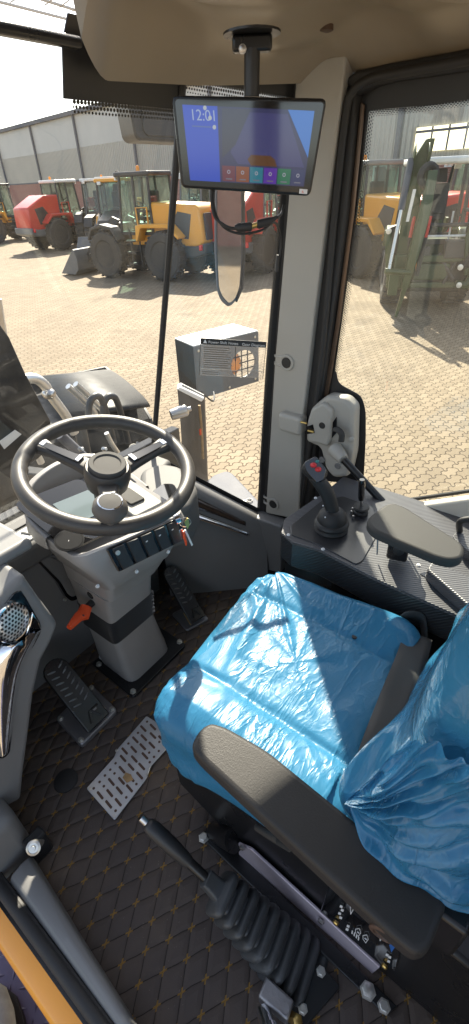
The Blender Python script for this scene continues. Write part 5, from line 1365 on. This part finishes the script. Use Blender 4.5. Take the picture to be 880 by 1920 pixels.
ptube([(200, 812), (210, 832), (222, 850)], .016, 'silver_pipe', 'pipe', 1.6)
ptube([(262, 830), (240, 880), (226, 920)], .02, 'steel_tube', 'greyp', 1.4)
for i in range(4): bolt(fr, U(150 + i * 22, 842 + (i % 2) * 12, Y=1.4), .012, (0, -1, .3), 'hose_fitting', 'steel', .03)
c = U(251, 841, Y=1.3); MB().lathe([(.03, 0), (.03, .01), (.024, .014), (0, .014)], c, (-.5, -.8, .3), 20).build('cap', 'beige', fr)
MB().prism([U(*p, z=-.55) for p in [(20, 905), (180, 868), (320, 850), (330, 1000), (60, 1040)]], (0, 0, -.1)).build('front_frame', 'darksteel', fr, bevel=.01)
MB().prism([V((-.8, 1.6, -1.0)), V((.9, 1.6, -1.0)), V((.9, 1.66, -.45)), V((-.8, 1.66, -.45))], (0, .08, 0)).build('cross_tube', 'darksteel', fr, bevel=.02)
# stepped tread plate low at the left of the windscreen
MB().box((-.2, .9, -.28), (1.0, .5, .03)).build('tread_cover', 'dkp', fr, bevel=.004)
bu = thing('bucket', U(170, 740, Y=3.4), 'wide grey loader bucket resting on the paving ahead', 'bucket')
bt0, bt1 = U(40, 722, z=-.95), U(197, 690, z=-.95)
ax_ = (bt1 - bt0).normalized(); bk_ = V((ax_.y, -ax_.x, 0)); bk_ = bk_ if bk_.dot(CAM - bt0) > 0 else -bk_
bt0 = bt1 - ax_ * 2.6
prof = [(0, 0), (.03, -.02), (.10, -.10), (1.5, -.10), (1.7, -.22), (1.75, -.45), (1.65, -.66), (-.15, -.68), (-.15, -.66), (1.55, -.60), (1.65, -.42), (1.45, -.18), (.06, -.16)]
def bsec(t, w0=0): return [bt0 + ax_ * t + bk_ * d + V((0, 0, h)) for d, h in prof]
MB().loft([bsec(0), bsec(2.6)]).build('shell', 'darksteel', bu, smooth=30)
MB().prism([bt1 + bk_ * d + V((0, 0, h)) for d, h in ((0, .02), (1.4, -.06), (1.72, -.22), (1.8, -.5), (1.6, -.68), (-.15, -.70), (-.02, -.3))], ax_ * .03).build('side_plate', 'dkp', bu)
MB().tube([bt0, bt1], .025, 8).build('spill_edge', 'dkp', bu)
for k in range(6):
    c = bt0 + ax_ * (1.2 + .2 * k) + bk_ * .06; MB().box(c + V((0, 0, .0)), (.05, .05, .08)).build('hook', 'dkp', bu)
c = bt1 - ax_ * .3 + bk_ * .95
secs = []
for i in range(9):
    a = math.pi * i / 8; secs.append([c - ax_ * .7 * (1 - .0) + bk_ * (.85 * -math.cos(a)) + V((0, 0, .08 + .10 * math.sin(a))), c + ax_ * .30 + bk_ * (.85 * -math.cos(a)) + V((0, 0, -.02 + .09 * math.sin(a)))])
MB().loft(secs, closed=False).build('curved_guard', 'darksteel', bu, solid=.02, recalc=False)

# ================================================================== WAREHOUSE
ZR = 6.6; r0, r1 = U(0, 250, z=ZR), U(245, 188, z=ZR)
wd = (r1 - r0); wd.z = 0; wd.normalize(); wn_ = V((wd.y, -wd.x, 0)); wn_ = wn_ if wn_.dot(CAM - r0) > 0 else -wn_
wx = math.atan2(wd.y, wd.x)
W0 = r0 - wd * 60; WLEN = 150
wh = thing('warehouse', (r0.x, r0.y, GZ), 'long grey corrugated warehouse with a red brick base behind the parked machines', 'warehouse')
ZB, ZC, ZP = 1.85, 1.85, 4.3
def wbox(s0, s1, z0, z1, d0, d1, name, m, **k):
    """a box on the warehouse face: built along X, then turned to the wall direction"""
    b = MB(); b.box(((s0 + s1) / 2, (d0 + d1) / 2, (z0 + z1) / 2), (s1 - s0, d1 - d0, z1 - z0))
    c0 = V(((s0 + s1) / 2, (d0 + d1) / 2, z0)); o = b.build(name, m, None, **k)
    o.parent = wh; o.location = wd * c0.x + wn_ * c0.y + V((0, 0, z0 - GZ)); o.rotation_euler = (0, 0, wx if (Matrix.Rotation(wx, 3, 'Z') @ V((0, 1, 0))).dot(wn_) > 0 else wx)
    return o
wbox(-60, 90, GZ, ZB, -.4, .0, 'brick_base', 'brick', smooth=0)
wbox(-60, 90, ZB, ZP, -.4, -.03, 'corrugated_wall', 'siding', smooth=0)
wbox(-60, 90, ZP, ZR, -.4, -.05, 'smooth_wall', 'panel', smooth=0)
wbox(-60, 90, ZR, ZR + .25, -.5, .25, 'gutter', 'guard', smooth=0)
wbox(-60, 90, ZB - .06, ZB + .06, -.2, .05, 'flashing', 'guard', smooth=0)
def spos(px, py, z=None):
    """distance along the wall of the face point seen in direction (px,py)"""
    d = ray(px, py); t = (r0 - CAM).dot(wn_) / d.dot(wn_); p = CAM + d * t; return (p - r0).dot(wd), p.z
posts = [spos(x, y)[0] for x, y in ((8, 320), (70, 300), (150, 290), (252, 260))]
dlt = (posts[3] - posts[1]) / 2
ps = [posts[0], posts[1], posts[2], posts[3]] + [posts[3] + dlt * k for k in range(1, 9)] + [posts[0] - dlt * k for k in range(1, 5)]
s745 = spos(748, 260)[0]
for s in ps: wbox(s - .11, s + .11, GZ, ZR, -.03, .12, 'downpipe', 'guard', smooth=0)
wbox(s745 - .12, s745 + .12, GZ, ZR, -.03, .14, 'downpipe', 'guard', smooth=0)
def quad(pxs, name, m, pr=.06):
    ss = [spos(*p) for p in pxs]; s0, s1 = min(s[0] for s in ss), max(s[0] for s in ss); z0, z1 = min(s[1] for s in ss), max(s[1] for s in ss)
    return wbox(s0, s1, z0, z1, -.02, pr, name, m, smooth=0), (s0, s1, z0, z1)
pane_lit = mat('backlit_sheet', (.66, .60, .42), .5, emit=(1, .88, .58), estr=.85, var=.06)  # emission stands in for daylight coming through the sheet
_, (s0, s1, z0, z1) = quad([(783, 240), (905, 276)], 'roof_light_panel', pane_lit, .05)
for k in range(1, 4): wbox(s0 + (s1 - s0) * k / 4 - .04, s0 + (s1 - s0) * k / 4 + .04, z0, z1, .05, .08, 'panel_bar', 'guard', smooth=0)
wbox(s0, s1, (z0 + z1) / 2 + .25, (z0 + z1) / 2 + .35, .05, .075, 'panel_bar', 'guard', smooth=0)
quad([(60, 366), (73, 400)], 'door', 'white'); quad([(196, 340), (221, 349)], 'sign_board', 'white', .10)
_, (s0, s1, z0, z1) = quad([(702, 308), (741, 392)], 'side_door', 'white', .06)
wbox(s0 + .12, s1 - .12, GZ, z1 - .12, .06, .08, 'door_panel', 'guard', smooth=0)
quad([(838, 297), (905, 310)], 'sign_board', 'white', .12)
rfc = [r0 + wd * -60 + V((0, 0, .25)), r0 + wd * 90 + V((0, 0, .25)), r0 + wd * 90 - wn_ * 14 + V((0, 0, 2.2)), r0 + wd * -60 - wn_ * 14 + V((0, 0, 2.2))]
MB().prism(rfc, (0, 0, .1)).build('roof', 'guard', wh, smooth=0)

# low clutter of the yard under the wall
# ================================================================== PARKED MACHINES
def place(root, gx, gy, heading):
    root.location = V((gx, gy, GZ)); root.rotation_euler = (0, 0, heading)
def mkwheel(root, x, y, r, w, m='tyre', rimm='greyp'):
    b = MB(); s = 1 if x > 0 else -1
    prof = [(r * .56, -w / 2 * .8), (r * .62, -w / 2), (r * .88, -w / 2 * .98), (r * .96, -w / 2 * .75), (r * .965, w / 2 * .75), (r * .88, w / 2 * .98), (r * .62, w / 2), (r * .56, w / 2 * .8)]
    b.lathe(prof, (x, y, r), (1, 0, 0), 36)
    for k in range(22):
        for sd2 in (-1, 1):
            a = 2 * math.pi * (k + (.5 if sd2 > 0 else 0)) / 22; c = V((x + sd2 * w * .24, y + math.cos(a) * r * .975, r + math.sin(a) * r * .975))
            R2 = Matrix.Rotation(a, 3, 'X'); b.box(c, (w * .46, r * .06, r * .075), R2 @ Matrix.Rotation(.0, 3, 'Z'))
    t = b.build('wheel', m, root, smooth=35)
    rb = MB().lathe([(r * .58, -w * .36), (r * .56, w * .36 - .02), (r * .50, w * .40), (r * .46, w * .30), (r * .30, w * .22), (r * .26, w * .34), (r * .20, w * .36), (0, w * .36)], (x, y, r), (s, 0, 0), 28).build('rim', rimm, t, smooth=40)
    return t
def mkcab(root, cx, cy, z0, w, l, h, m, roofm, seat=True, glazed=True):
    """posts, glazing, roof"""
    c = MB()
    for sx_ in (-1, 1):
        for fy, lean in ((l / 2, -.16), (-l / 2, .04), (-.02 * l, 0)):
            c.tube([V((cx + sx_ * w / 2, cy + fy, z0)), V((cx + sx_ * (w / 2 - .05), cy + fy + lean, z0 + h))], .045, 6)
    for sx_ in (-1, 1): c.box((cx + sx_ * w / 2, cy, z0 + .05), (.07, l, .10)); c.box((cx + sx_ * w / 2, cy - l * .27, z0 + h * .42), (.06, l * .46, .06))
    for fy in (-1, 1): c.box((cx, cy + fy * l / 2, z0 + .05), (w, .07, .10))
    fo = c.build('cab_frame', m, root)
    gl = MB(); e = .02
    B = [V((cx - w / 2, cy - l / 2, z0)), V((cx + w / 2, cy - l / 2, z0)), V((cx + w / 2, cy + l / 2, z0)), V((cx - w / 2, cy + l / 2, z0))]
    T = [V((cx - w / 2 + .05, cy - l / 2 + .04, z0 + h)), V((cx + w / 2 - .05, cy - l / 2 + .04, z0 + h)), V((cx + w / 2 - .05, cy + l / 2 - .16, z0 + h)), V((cx - w / 2 + .05, cy + l / 2 - .16, z0 + h))]
    for i in range(4): gl.add([B[i], B[(i + 1) % 4], T[(i + 1) % 4], T[i]], [(0, 1, 2, 3)])
    if glazed: gl.build('cab_glass', 'vglass', root, smooth=0)
    rf = MB().prism(rounded([V((cx - w / 2 - .03, cy - l / 2 - .05, z0 + h)), V((cx + w / 2 + .03, cy - l / 2 - .05, z0 + h)), V((cx + w / 2 + .03, cy + l / 2 + .05, z0 + h)), V((cx - w / 2 - .03, cy + l / 2 + .05, z0 + h))], .12), (0, 0, .13)).build('cab_roof', roofm, root, bevel=.04)
    for sx_ in (-1, 1):
        MB().box((cx + sx_ * w * .36, cy + l / 2 + .06, z0 + h - .03), (.16, .08, .12)).build('work_lamp', 'white', rf, bevel=.02)
    if seat:
        MB().box((cx, cy - .1, z0 + .45), (.5, .5, .12)).box((cx, cy - .36, z0 + .85), (.48, .14, .75)).build('cab_seat', 'rubber', root, bevel=.04)
        MB().tube([V((cx, cy + l * .36, z0)), V((cx, cy + l * .25, z0 + .8))], .06, 8).torus((cx, cy + l * .22, z0 + .86), .19, .02, (0, -.6, 1), 24, 6).build('cab_wheel', 'rubber', root)
    MB().lathe([(.05, 0), (.06, .01), (.055, .12), (.03, .15), (0, .155)], (cx - w * .3, cy - l * .1, z0 + h + .13), (0, 0, 1), 14).build('beacon', 'amber', root)
def loader(label, px, heading_off, paint, roofm='dkp', group='parked machines', framem='dkp', sc=1.0, bucket=True, hoodslope=False, cat='loader', py=None, dist=None, grille='dkp'):
    root = thing('wheel_loader', (0, 0, 0), label, cat, group); r = .74
    # engine hood behind the cab (vehicle faces +Y, origin between the axles)
    if hoodslope: hp2 = [(-.55, .95), (-2.55, .95), (-2.66, 1.15), (-2.6, 1.95), (-1.5, 2.45), (-.55, 2.45)]
    else: hp2 = [(-.55, 1.0), (-2.45, 1.0), (-2.60, 1.12), (-2.50, 2.05), (-2.35, 2.16), (-.55, 2.24)]
    hd2 = MB().prism([V((-.62, y, z)) for y, z in hp2], (1.24, 0, 0)).build('hood', paint, root, bevel=.07, seg=3)
    MB().prism(rounded([V((-.46, -2.60, 1.18)), V((.46, -2.60, 1.18)), V((.46, -2.545, 1.92)), V((-.46, -2.545, 1.92))], .06), (0, -.03, 0)).build('grille', grille, hd2, bevel=.01)
    for sx_ in (-1, 1):
        MB().prism([V((sx_ * .623, -1.15, 1.3)), V((sx_ * .623, -2.05, 1.22)), V((sx_ * .623, -2.2, 1.9)), V((sx_ * .623, -1.7, 1.98))], (sx_ * .012, 0, 0)).build('side_vent', 'dkp', hd2)
        MB().box((sx_ * .72, -2.58, 1.0), (.22, .08, .16)).build('tail_light', 'rlamp', root, bevel=.02)
        # rear fender: stepped bar over the wheel
        fp2 = [(-.25, 1.62), (-.45, 1.66), (-1.55, 1.66), (-1.95, 1.30), (-1.9, 1.24), (-1.5, 1.55), (-.45, 1.55), (-.25, 1.15), (-.2, 1.2)]
        MB().prism([V((sx_ * .62, y, z)) for y, z in fp2], (sx_ * .42, 0, 0)).build('rear_fender', paint, root, bevel=.02)
        st2 = MB()
        for k in range(3): st2.box((sx_ * .92, .02, .50 + .34 * k), (.26, .36, .05))
        st2.box((sx_ * .80, .2, .95), (.04, .04, 1.1)); st2.box((sx_ * .80, -.18, .95), (.04, .04, 1.1)); st2.build('step', 'dkp', root)
        fp3 = [(1.95, 1.2), (1.75, 1.55), (1.3, 1.66), (.8, 1.58), (.55, 1.2), (.62, 1.17), (.86, 1.5), (1.3, 1.57), (1.7, 1.48), (1.9, 1.17)]
        MB().prism([V((sx_ * .62, y, z)) for y, z in fp3], (sx_ * .42, 0, 0)).build('front_fender', 'dkp', root, bevel=.01)
    MB().prism([V((-.72, y, z)) for y, z in [(-.4, .7), (-2.3, .7), (-2.72, .82), (-2.72, 1.12), (-2.3, 1.02), (-.4, 1.02)]], (1.44, 0, 0)).build('counterweight', 'dkp' if paint != 'redp' else 'greyp', root, bevel=.05)
    MB().box((0, .6, .85), (.75, 2.4, .35)).box((0, 1.25, 1.25), (.65, .7, .8)).build('chassis', framem, root, bevel=.04)
    MB().box((0, -.15, 1.2), (1.2, .9, .35)).build('cab_base', paint, root, bevel=.03)
    mkcab(root, 0, .0, 1.32, 1.28, 1.35, 1.62, framem, roofm)
    hr = MB(); 
    for sx_ in (-1, 1): hr.tube([V((sx_ * .68, -.1, 1.4)), V((sx_ * .7, -.1, 2.1)), V((sx_ * .7, -.55, 2.1)), V((sx_ * .7, -.55, 1.5))], .03, 6)
    hr.build('handrail', paint, root)
    la = MB()
    for sx_ in (-1, 1): la.prism([V((sx_ * .42 - .04, y, z)) for y, z in [(.9, 1.75), (1.2, 1.85), (2.3, 1.1), (2.9, .45), (2.75, .35), (2.1, .85), (1.1, 1.45)]], (.08, 0, 0))
    la.build('lift_arm', framem, root, bevel=.01)
    MB().tube([V((0, 1.0, 1.3)), V((0, 2.5, 1.15))], .06, 8).build('ram', 'steel', root)
    if bucket:
        bp2 = [(2.75, .85), (2.80, .88), (3.55, .12), (3.60, .06), (2.9, .04), (2.7, .2), (2.66, .55)]
        MB().prism([V((-1.02, y, z)) for y, z in bp2], (2.04, 0, 0)).build('bucket', 'greyp', root, bevel=.01)
    for x in (-.86, .86):
        for y in (1.22, -1.22): mkwheel(root, x, y, r, .46, rimm='dkp' if not hoodslope else 'greyp')
    return root
def at(px, py): return U(px, py, z=GZ)
def put(root, px, py, ang, push=0):
    """stand a machine on the paving; ang is its heading measured from the viewing direction, to the left"""
    p = at(px, py); d = V((p.x - CAM.x, p.y - CAM.y, 0)).normalized(); p = p + d * push
    root.scale = (1.1,) * 3
    root.location = p; root.rotation_euler = (0, 0, math.atan2(d.y, d.x) - math.pi / 2 + rad(ang))
    return root
put(loader('yellow wheel loader with dark cab facing left beside the windscreen divider', 0, 0, 'yellow'), 290, 518, 52, .3)
put(loader('red wheel loader with sloping hood and grey rear grille left of the yellow loaders', 0, 0, 'redp', hoodslope=True, roofm='white', grille='alu', bucket=False), 138, 489, -52, 7.0)
put(loader('yellow loader behind the backhoe with a pale cab roof', 0, 0, 'yellow', roofm='white'), 232, 470, 160, 0)
put(loader('red loader with grey counterweight seen below the cable plugs', 0, 0, 'redp', hoodslope=True, framem='greyp', grille='piano', bucket=False), 478, 505, -22, .6)
put(loader('yellow loader with amber beacon at the left edge of the door window', 0, 0, 'yellow', roofm='greyp'), 676, 520, 35, 1.5)
put(loader('white cabbed loader parked behind the yellow loader hood', 0, 0, 'white', roofm='white', framem='greyp', bucket=False), 380, 468, 140, 0)
put(loader('yellow loader half hidden behind the green backhoe canopy', 0, 0, 'yellow', roofm='yellow', bucket=False), 850, 492, 100, 0)
put(loader('yellow loader cut off by the left edge of the picture', 0, 0, 'yellow', roofm='dkp', bucket=False), 22, 476, -60, 9)
put(loader('red loader glimpsed between the backhoe and the yellow loader', 0, 0, 'redp', roofm='white', bucket=False), 198, 464, 170, 2)
put(loader('red loader behind the slim mirror under the brick wall', 0, 0, 'redp', roofm='white', bucket=False), 520, 478, 60, 3)

def backhoe(label, paint, armm, canopy=False, group='parked machines'):
    bx = -.66 if canopy else 0
    root = thing('backhoe_loader', (0, 0, 0), label, 'backhoe', group)
    MB().box((0, .2, .85), (.8, 3.6, .35)).build('chassis', armm, root, bevel=.04)
    MB().prism([V((-.45, y, z)) for y, z in [(.7, 1.0), (2.2, 1.0), (2.3, 1.15), (2.25, 1.55), (.7, 1.85)]], (.9, 0, 0)).build('hood', paint if canopy else 'dkp', root, bevel=.06)
    MB().box((0, -.25, 1.15), (1.5, 1.5, .45)).build('cab_base', paint, root, bevel=.05)
    for sx_ in (-1, 1): MB().prism([V((sx_ * .55, y, z)) for y, z in [(.25, 1.2), (.0, 1.62), (-.6, 1.72), (-1.25, 1.5), (-1.35, 1.2), (-1.28, 1.2), (-1.15, 1.42), (-.6, 1.62), (.02, 1.54), (.18, 1.2)]], (sx_ * .48, 0, 0)).build('rear_fender', paint, root, bevel=.02)
    mkcab(root, 0, -.25, 1.35, 1.45, 1.55, 1.5, armm if not canopy else 'dkp', paint if not canopy else 'white', seat=False, glazed=not canopy)
    MB().prism(rounded([V((-.26, -.5, 1.9)), V((.26, -.5, 1.9)), V((.24, -.46, 2.5)), V((-.24, -.46, 2.5))], .06), (0, .14, 0)).prism(rounded([V((-.17, -.47, 2.52)), V((.17, -.47, 2.52)), V((.14, -.44, 2.78)), V((-.14, -.44, 2.78))], .04), (0, .12, 0)).box((0, -.25, 1.85), (.52, .5, .12)).box((0, -.25, 1.62), (.3, .3, .4)).build('operator_seat', 'rubber', root, bevel=.03)
    for x in (-.75, .75): mkwheel(root, x, -.6, .72, .46, rimm='white' if not canopy else 'guard')
    for x in (-.72, .72): mkwheel(root, x, 1.65, .5, .34, rimm='white')
    MB().box((0, -1.35, 1.75), (1.3, .05, .08)).box((.45, -1.5, 1.3), (.5, .3, .35)).box((-.3, -1.48, 1.2), (.4, .25, .3)).build('control_box', 'dkp', root, bevel=.03)
    # front loader
    la = MB()
    for sx_ in (-1, 1): la.prism([V((sx_ * .56 - .04, y, z)) for y, z in [(.75, 1.75), (1.1, 1.75), (2.5, 1.1), (3.0, .4), (2.85, .32), (2.35, .9), (.9, 1.5)]], (.08, 0, 0))
    la.build('loader_arm', paint if canopy else 'dkp', root, bevel=.01)
    MB().prism([V((-1.05, y, z)) for y, z in [(2.85, .9), (2.9, .95), (3.0, .6), (3.15, .25), (3.75, .08), (3.8, .04), (3.0, .03), (2.8, .25)]], (2.1, 0, 0)).build('front_bucket', 'greyp', root, bevel=.01)
    # backhoe frame and folded boom
    if canopy:
        MB().box((0, -1.55, 1.12), (1.9, .14, .14)).box((0, -1.55, .58), (1.9, .14, .12)).box((-.9, -1.55, .85), (.12, .14, .5)).box((.9, -1.55, .85), (.12, .14, .5)).build('hoe_frame', armm, root, bevel=.02)
        MB().box((.2, -1.35, .85), (1.2, .2, .5)).tube([V((.1, -1.5, 1.2)), V((.5, -1.6, .7))], .06, 8).tube([V((.6, -1.5, 1.3)), V((.3, -1.6, .6))], .04, 8).build('valve_bank', 'dkp', root, bevel=.02)
        MB().tube([V((.75, -1.5, 2.3)), V((.62, -1.62, 1.5)), V((.75, -1.7, .8))], .06, 8).build('post', armm, root)
        for k in range(4): MB().tube([V((.1 + .12 * k, -1.25, 1.7)), V((.1 + .12 * k, -1.32, 2.05))], .012, 6).build('control_lever', 'rubber', root)
    else: MB().box((0, -1.55, .85), (1.9, .16, .55)).build('hoe_frame', armm, root, bevel=.03)
    MB().box((bx, -1.75, .9), (.4, .35, .7)).build('king_post', armm, root, bevel=.04)
    def spar(P, nm, m_):
        secs = [[V((bx + x - wd_, y - dp, z)), V((bx + x + wd_, y - dp, z)), V((bx + x + wd_, y + dp, z)), V((bx + x - wd_, y + dp, z))] for x, y, z, wd_, dp in P]
        return MB().loft(secs).build(nm, m_, root, bevel=.015)
    spar([(0, -1.65, .75, .17, .16), (0, -1.62, 1.1, .18, .2), (.0, -1.52, 1.9, .16, .24), (.02, -1.6, 2.5, .15, .17), (.06, -1.72, 2.95, .16, .12), (.16, -1.8, 3.26, .08, .08)], 'boom', armm)
    for sx_ in (-1, 1): MB().prism([V((bx + sx_ * .13, y, z)) for y, z in [(-1.6, 2.5), (-1.95, 2.75), (-2.15, 3.05), (-1.95, 3.2), (-1.7, 2.95)]], (.03, 0, 0)).build('hinge_plate', armm, root, bevel=.01)
    spar([(.26, -2.1, 2.75, .09, .10), (.24, -2.15, 2.2, .10, .15), (.16, -2.2, 1.4, .10, .14), (.06, -2.25, .72, .08, .09), (.05, -2.25, .6, .05, .08), (-.04, -2.3, .04, .03, .04)], 'dipper', armm)
    MB().tube([V((bx - .17, -2.0, 2.95)), V((bx - .24, -2.2, 2.1))], .065, 12).build('ram_barrel', 'guard', root)
    MB().tube([V((bx - .24, -2.2, 2.1)), V((bx - .34, -2.4, 1.0))], .04, 12).build('ram_rod', 'steel', root)
    MB().tube([V((bx - .42, -2.42, 1.0)), V((bx + .12, -2.3, .95))], .06, 10).box((bx - .2, -2.3, .75), (.2, .12, .5)).build('linkage', armm, root, bevel=.01)
    MB().torus((bx + .2, -2.05, 2.66), .17, .07, (.5, -1, 0), 28, 8).build('hose_guide', 'rubber', root)
    for k in range(3): MB().tube(spline([V((bx + .2 + .05 * k, -2.05, 2.75)), V((bx + .26 + .05 * k, -1.9, 2.0)), V((bx + .2 + .04 * k, -2.0, 1.3)), V((bx + .3, -1.75, .9))], 5), .02, 8).build('hose', ('rubber', 'amber', 'rubber')[k], root)
    MB().prism([V((bx - .13, -2.32, 1.9)), V((bx - .07, -2.32, 1.9)), V((bx - .02, -2.3, 2.45)), V((bx - .08, -2.3, 2.45))], (0, -.01, 0)).build('decal_plate', 'white', root)
    if canopy:
        for sx_ in (-1, 1):
            MB().tube([V((sx_ * .55, -1.72, .62)), V((sx_ * .78, -1.74, .60)), V((sx_ * .90, -1.74, .85)), V((sx_ * 1.08, -1.74, 1.72))], [.09, .12, .11, .08], 8).build('stabiliser', armm, root, bevel=.01)
            MB().tube([V((sx_ * .52, -1.66, .95)), V((sx_ * .70, -1.66, 1.0)), V((sx_ * .98, -1.70, 1.78))], [.09, .11, .09], 10).build('stabiliser_ram', 'rubber', root)
            for p_ in ((.6, .62), (1.07, 1.70), (.55, .98)): MB().lathe([(.06, 0), (.06, .03), (0, .035)], (sx_ * p_[0], -1.84, p_[1]), (0, -1, 0), 14).build('pin', 'pipe', root)
        MB().box((0, -.9, .75), (1.5, .7, .75)).box((0, -.2, .6), (1.1, 1.2, .4)).build('rear_axle', 'darksteel', root, bevel=.03)
        for k in range(3):
            x_ = bx + .06 + .16 * k
            MB().tube([V((x_, -1.75, 1.55)), V((x_ + .03, -1.72, 1.95))], .05, 8).build('hose_wrap', 'redp', root)
            MB().tube([V((x_ - .05, -1.75, .8)), V((x_, -1.75, 1.56))], .055, 8).build('ram', 'rubber', root)
    else:
        for sx_ in (-1, 1):
            MB().tube([V((sx_ * .85, -1.6, 1.1)), V((sx_ * 1.0, -1.68, .5)), V((sx_ * 1.08, -1.72, .06))], [.10, .11, .07], 8).box((sx_ * 1.08, -1.72, .04), (.36, .3, .06)).build('stabiliser', armm, root, bevel=.01)
            MB().tube([V((sx_ * .75, -1.64, 1.25)), V((sx_ * .95, -1.72, .55))], .05, 8).build('stabiliser_ram', 'rubber' if not canopy else 'redp', root)
    MB().tube([V((.3, -1.2, 1.3)), V((.3, -1.2, 2.0))], .02, 6).tube([V((-.9, -1.48, 1.55)), V((.9, -1.48, 1.55))], .025, 6).build('rail', 'white', root)
    for sx_ in (-1, 1): MB().box((sx_ * .72, -1.64, 1.0), (.14, .05, .10)).build('tail_light', 'rlamp', root, bevel=.01); MB().box((sx_ * .72, -1.64, 1.12), (.14, .05, .10)).build('indicator', 'amber', root, bevel=.01)
    return root
put(loader('red loader with white cab roof behind the green backhoe on the right', 0, 0, 'redp', roofm='white'), 872, 520, -40, 1.0)
put(loader('dark grey loader between the right door frame and the green backhoe', 0, 0, 'greyp', roofm='dkp', bucket=False), 745, 505, 150, 2.0)
put(backhoe('yellow and black backhoe loader with its front bucket down near the red loader', 'yellow', 'dkp'), 238, 506, 168, 5.0)
put(backhoe('olive green backhoe with folded boom and white roof in the right window', 'greenp', 'greenp', True), 776, 588, 8, 2.0)
put(backhoe('yellow backhoe with dark boom at the right picture edge behind the green one', 'yellow', 'dkp'), 886, 540, 20, 3.5)

# ------------------------------------------------------------------ light
w = bpy.data.worlds.new('World'); S.world = w; w.use_nodes = True
N, L = w.node_tree.nodes, w.node_tree.links
SAZ, SEL = rad(50), rad(40)          # measured from +Y towards +X
sky = N.new('ShaderNodeTexSky'); sky.sky_type = 'NISHITA'; sky.sun_disc = False
sky.sun_elevation = SEL; sky.sun_rotation = SAZ; sky.air_density = 1.2; sky.dust_density = 5.0; sky.altitude = 1400
N['Background'].inputs['Strength'].default_value = .108
hs_ = N.new('ShaderNodeHueSaturation'); hs_.inputs['Saturation'].default_value = .6          # cuts the blue cast of the sky light
L.new(sky.outputs[0], hs_.inputs['Color']); L.new(hs_.outputs[0], N['Background'].inputs['Color'])
sd = bpy.data.lights.new('sun', 'SUN'); sd.energy = 4.8; sd.angle = rad(.53); sd.color = (1, .90, .75)
so = bpy.data.objects.new('sun', sd); COL.objects.link(so)
dirv = V((math.sin(SAZ) * math.cos(SEL), math.cos(SAZ) * math.cos(SEL), math.sin(SEL)))
so.rotation_euler = dirv.to_track_quat('Z', 'Y').to_euler(); so.location = (5, 5, 20)
vs_ = S.view_settings; vs_.view_transform = 'Standard'; vs_.look = 'None'; vs_.exposure = 1.65; vs_.gamma = 1; vs_.use_curve_mapping = False
S.cycles.max_bounces = 10; S.cycles.transparent_max_bounces = 16; S.cycles.diffuse_bounces = 5; S.cycles.glossy_bounces = 4
S.cycles.sample_clamp_indirect = 6; S.cycles.use_denoising = True
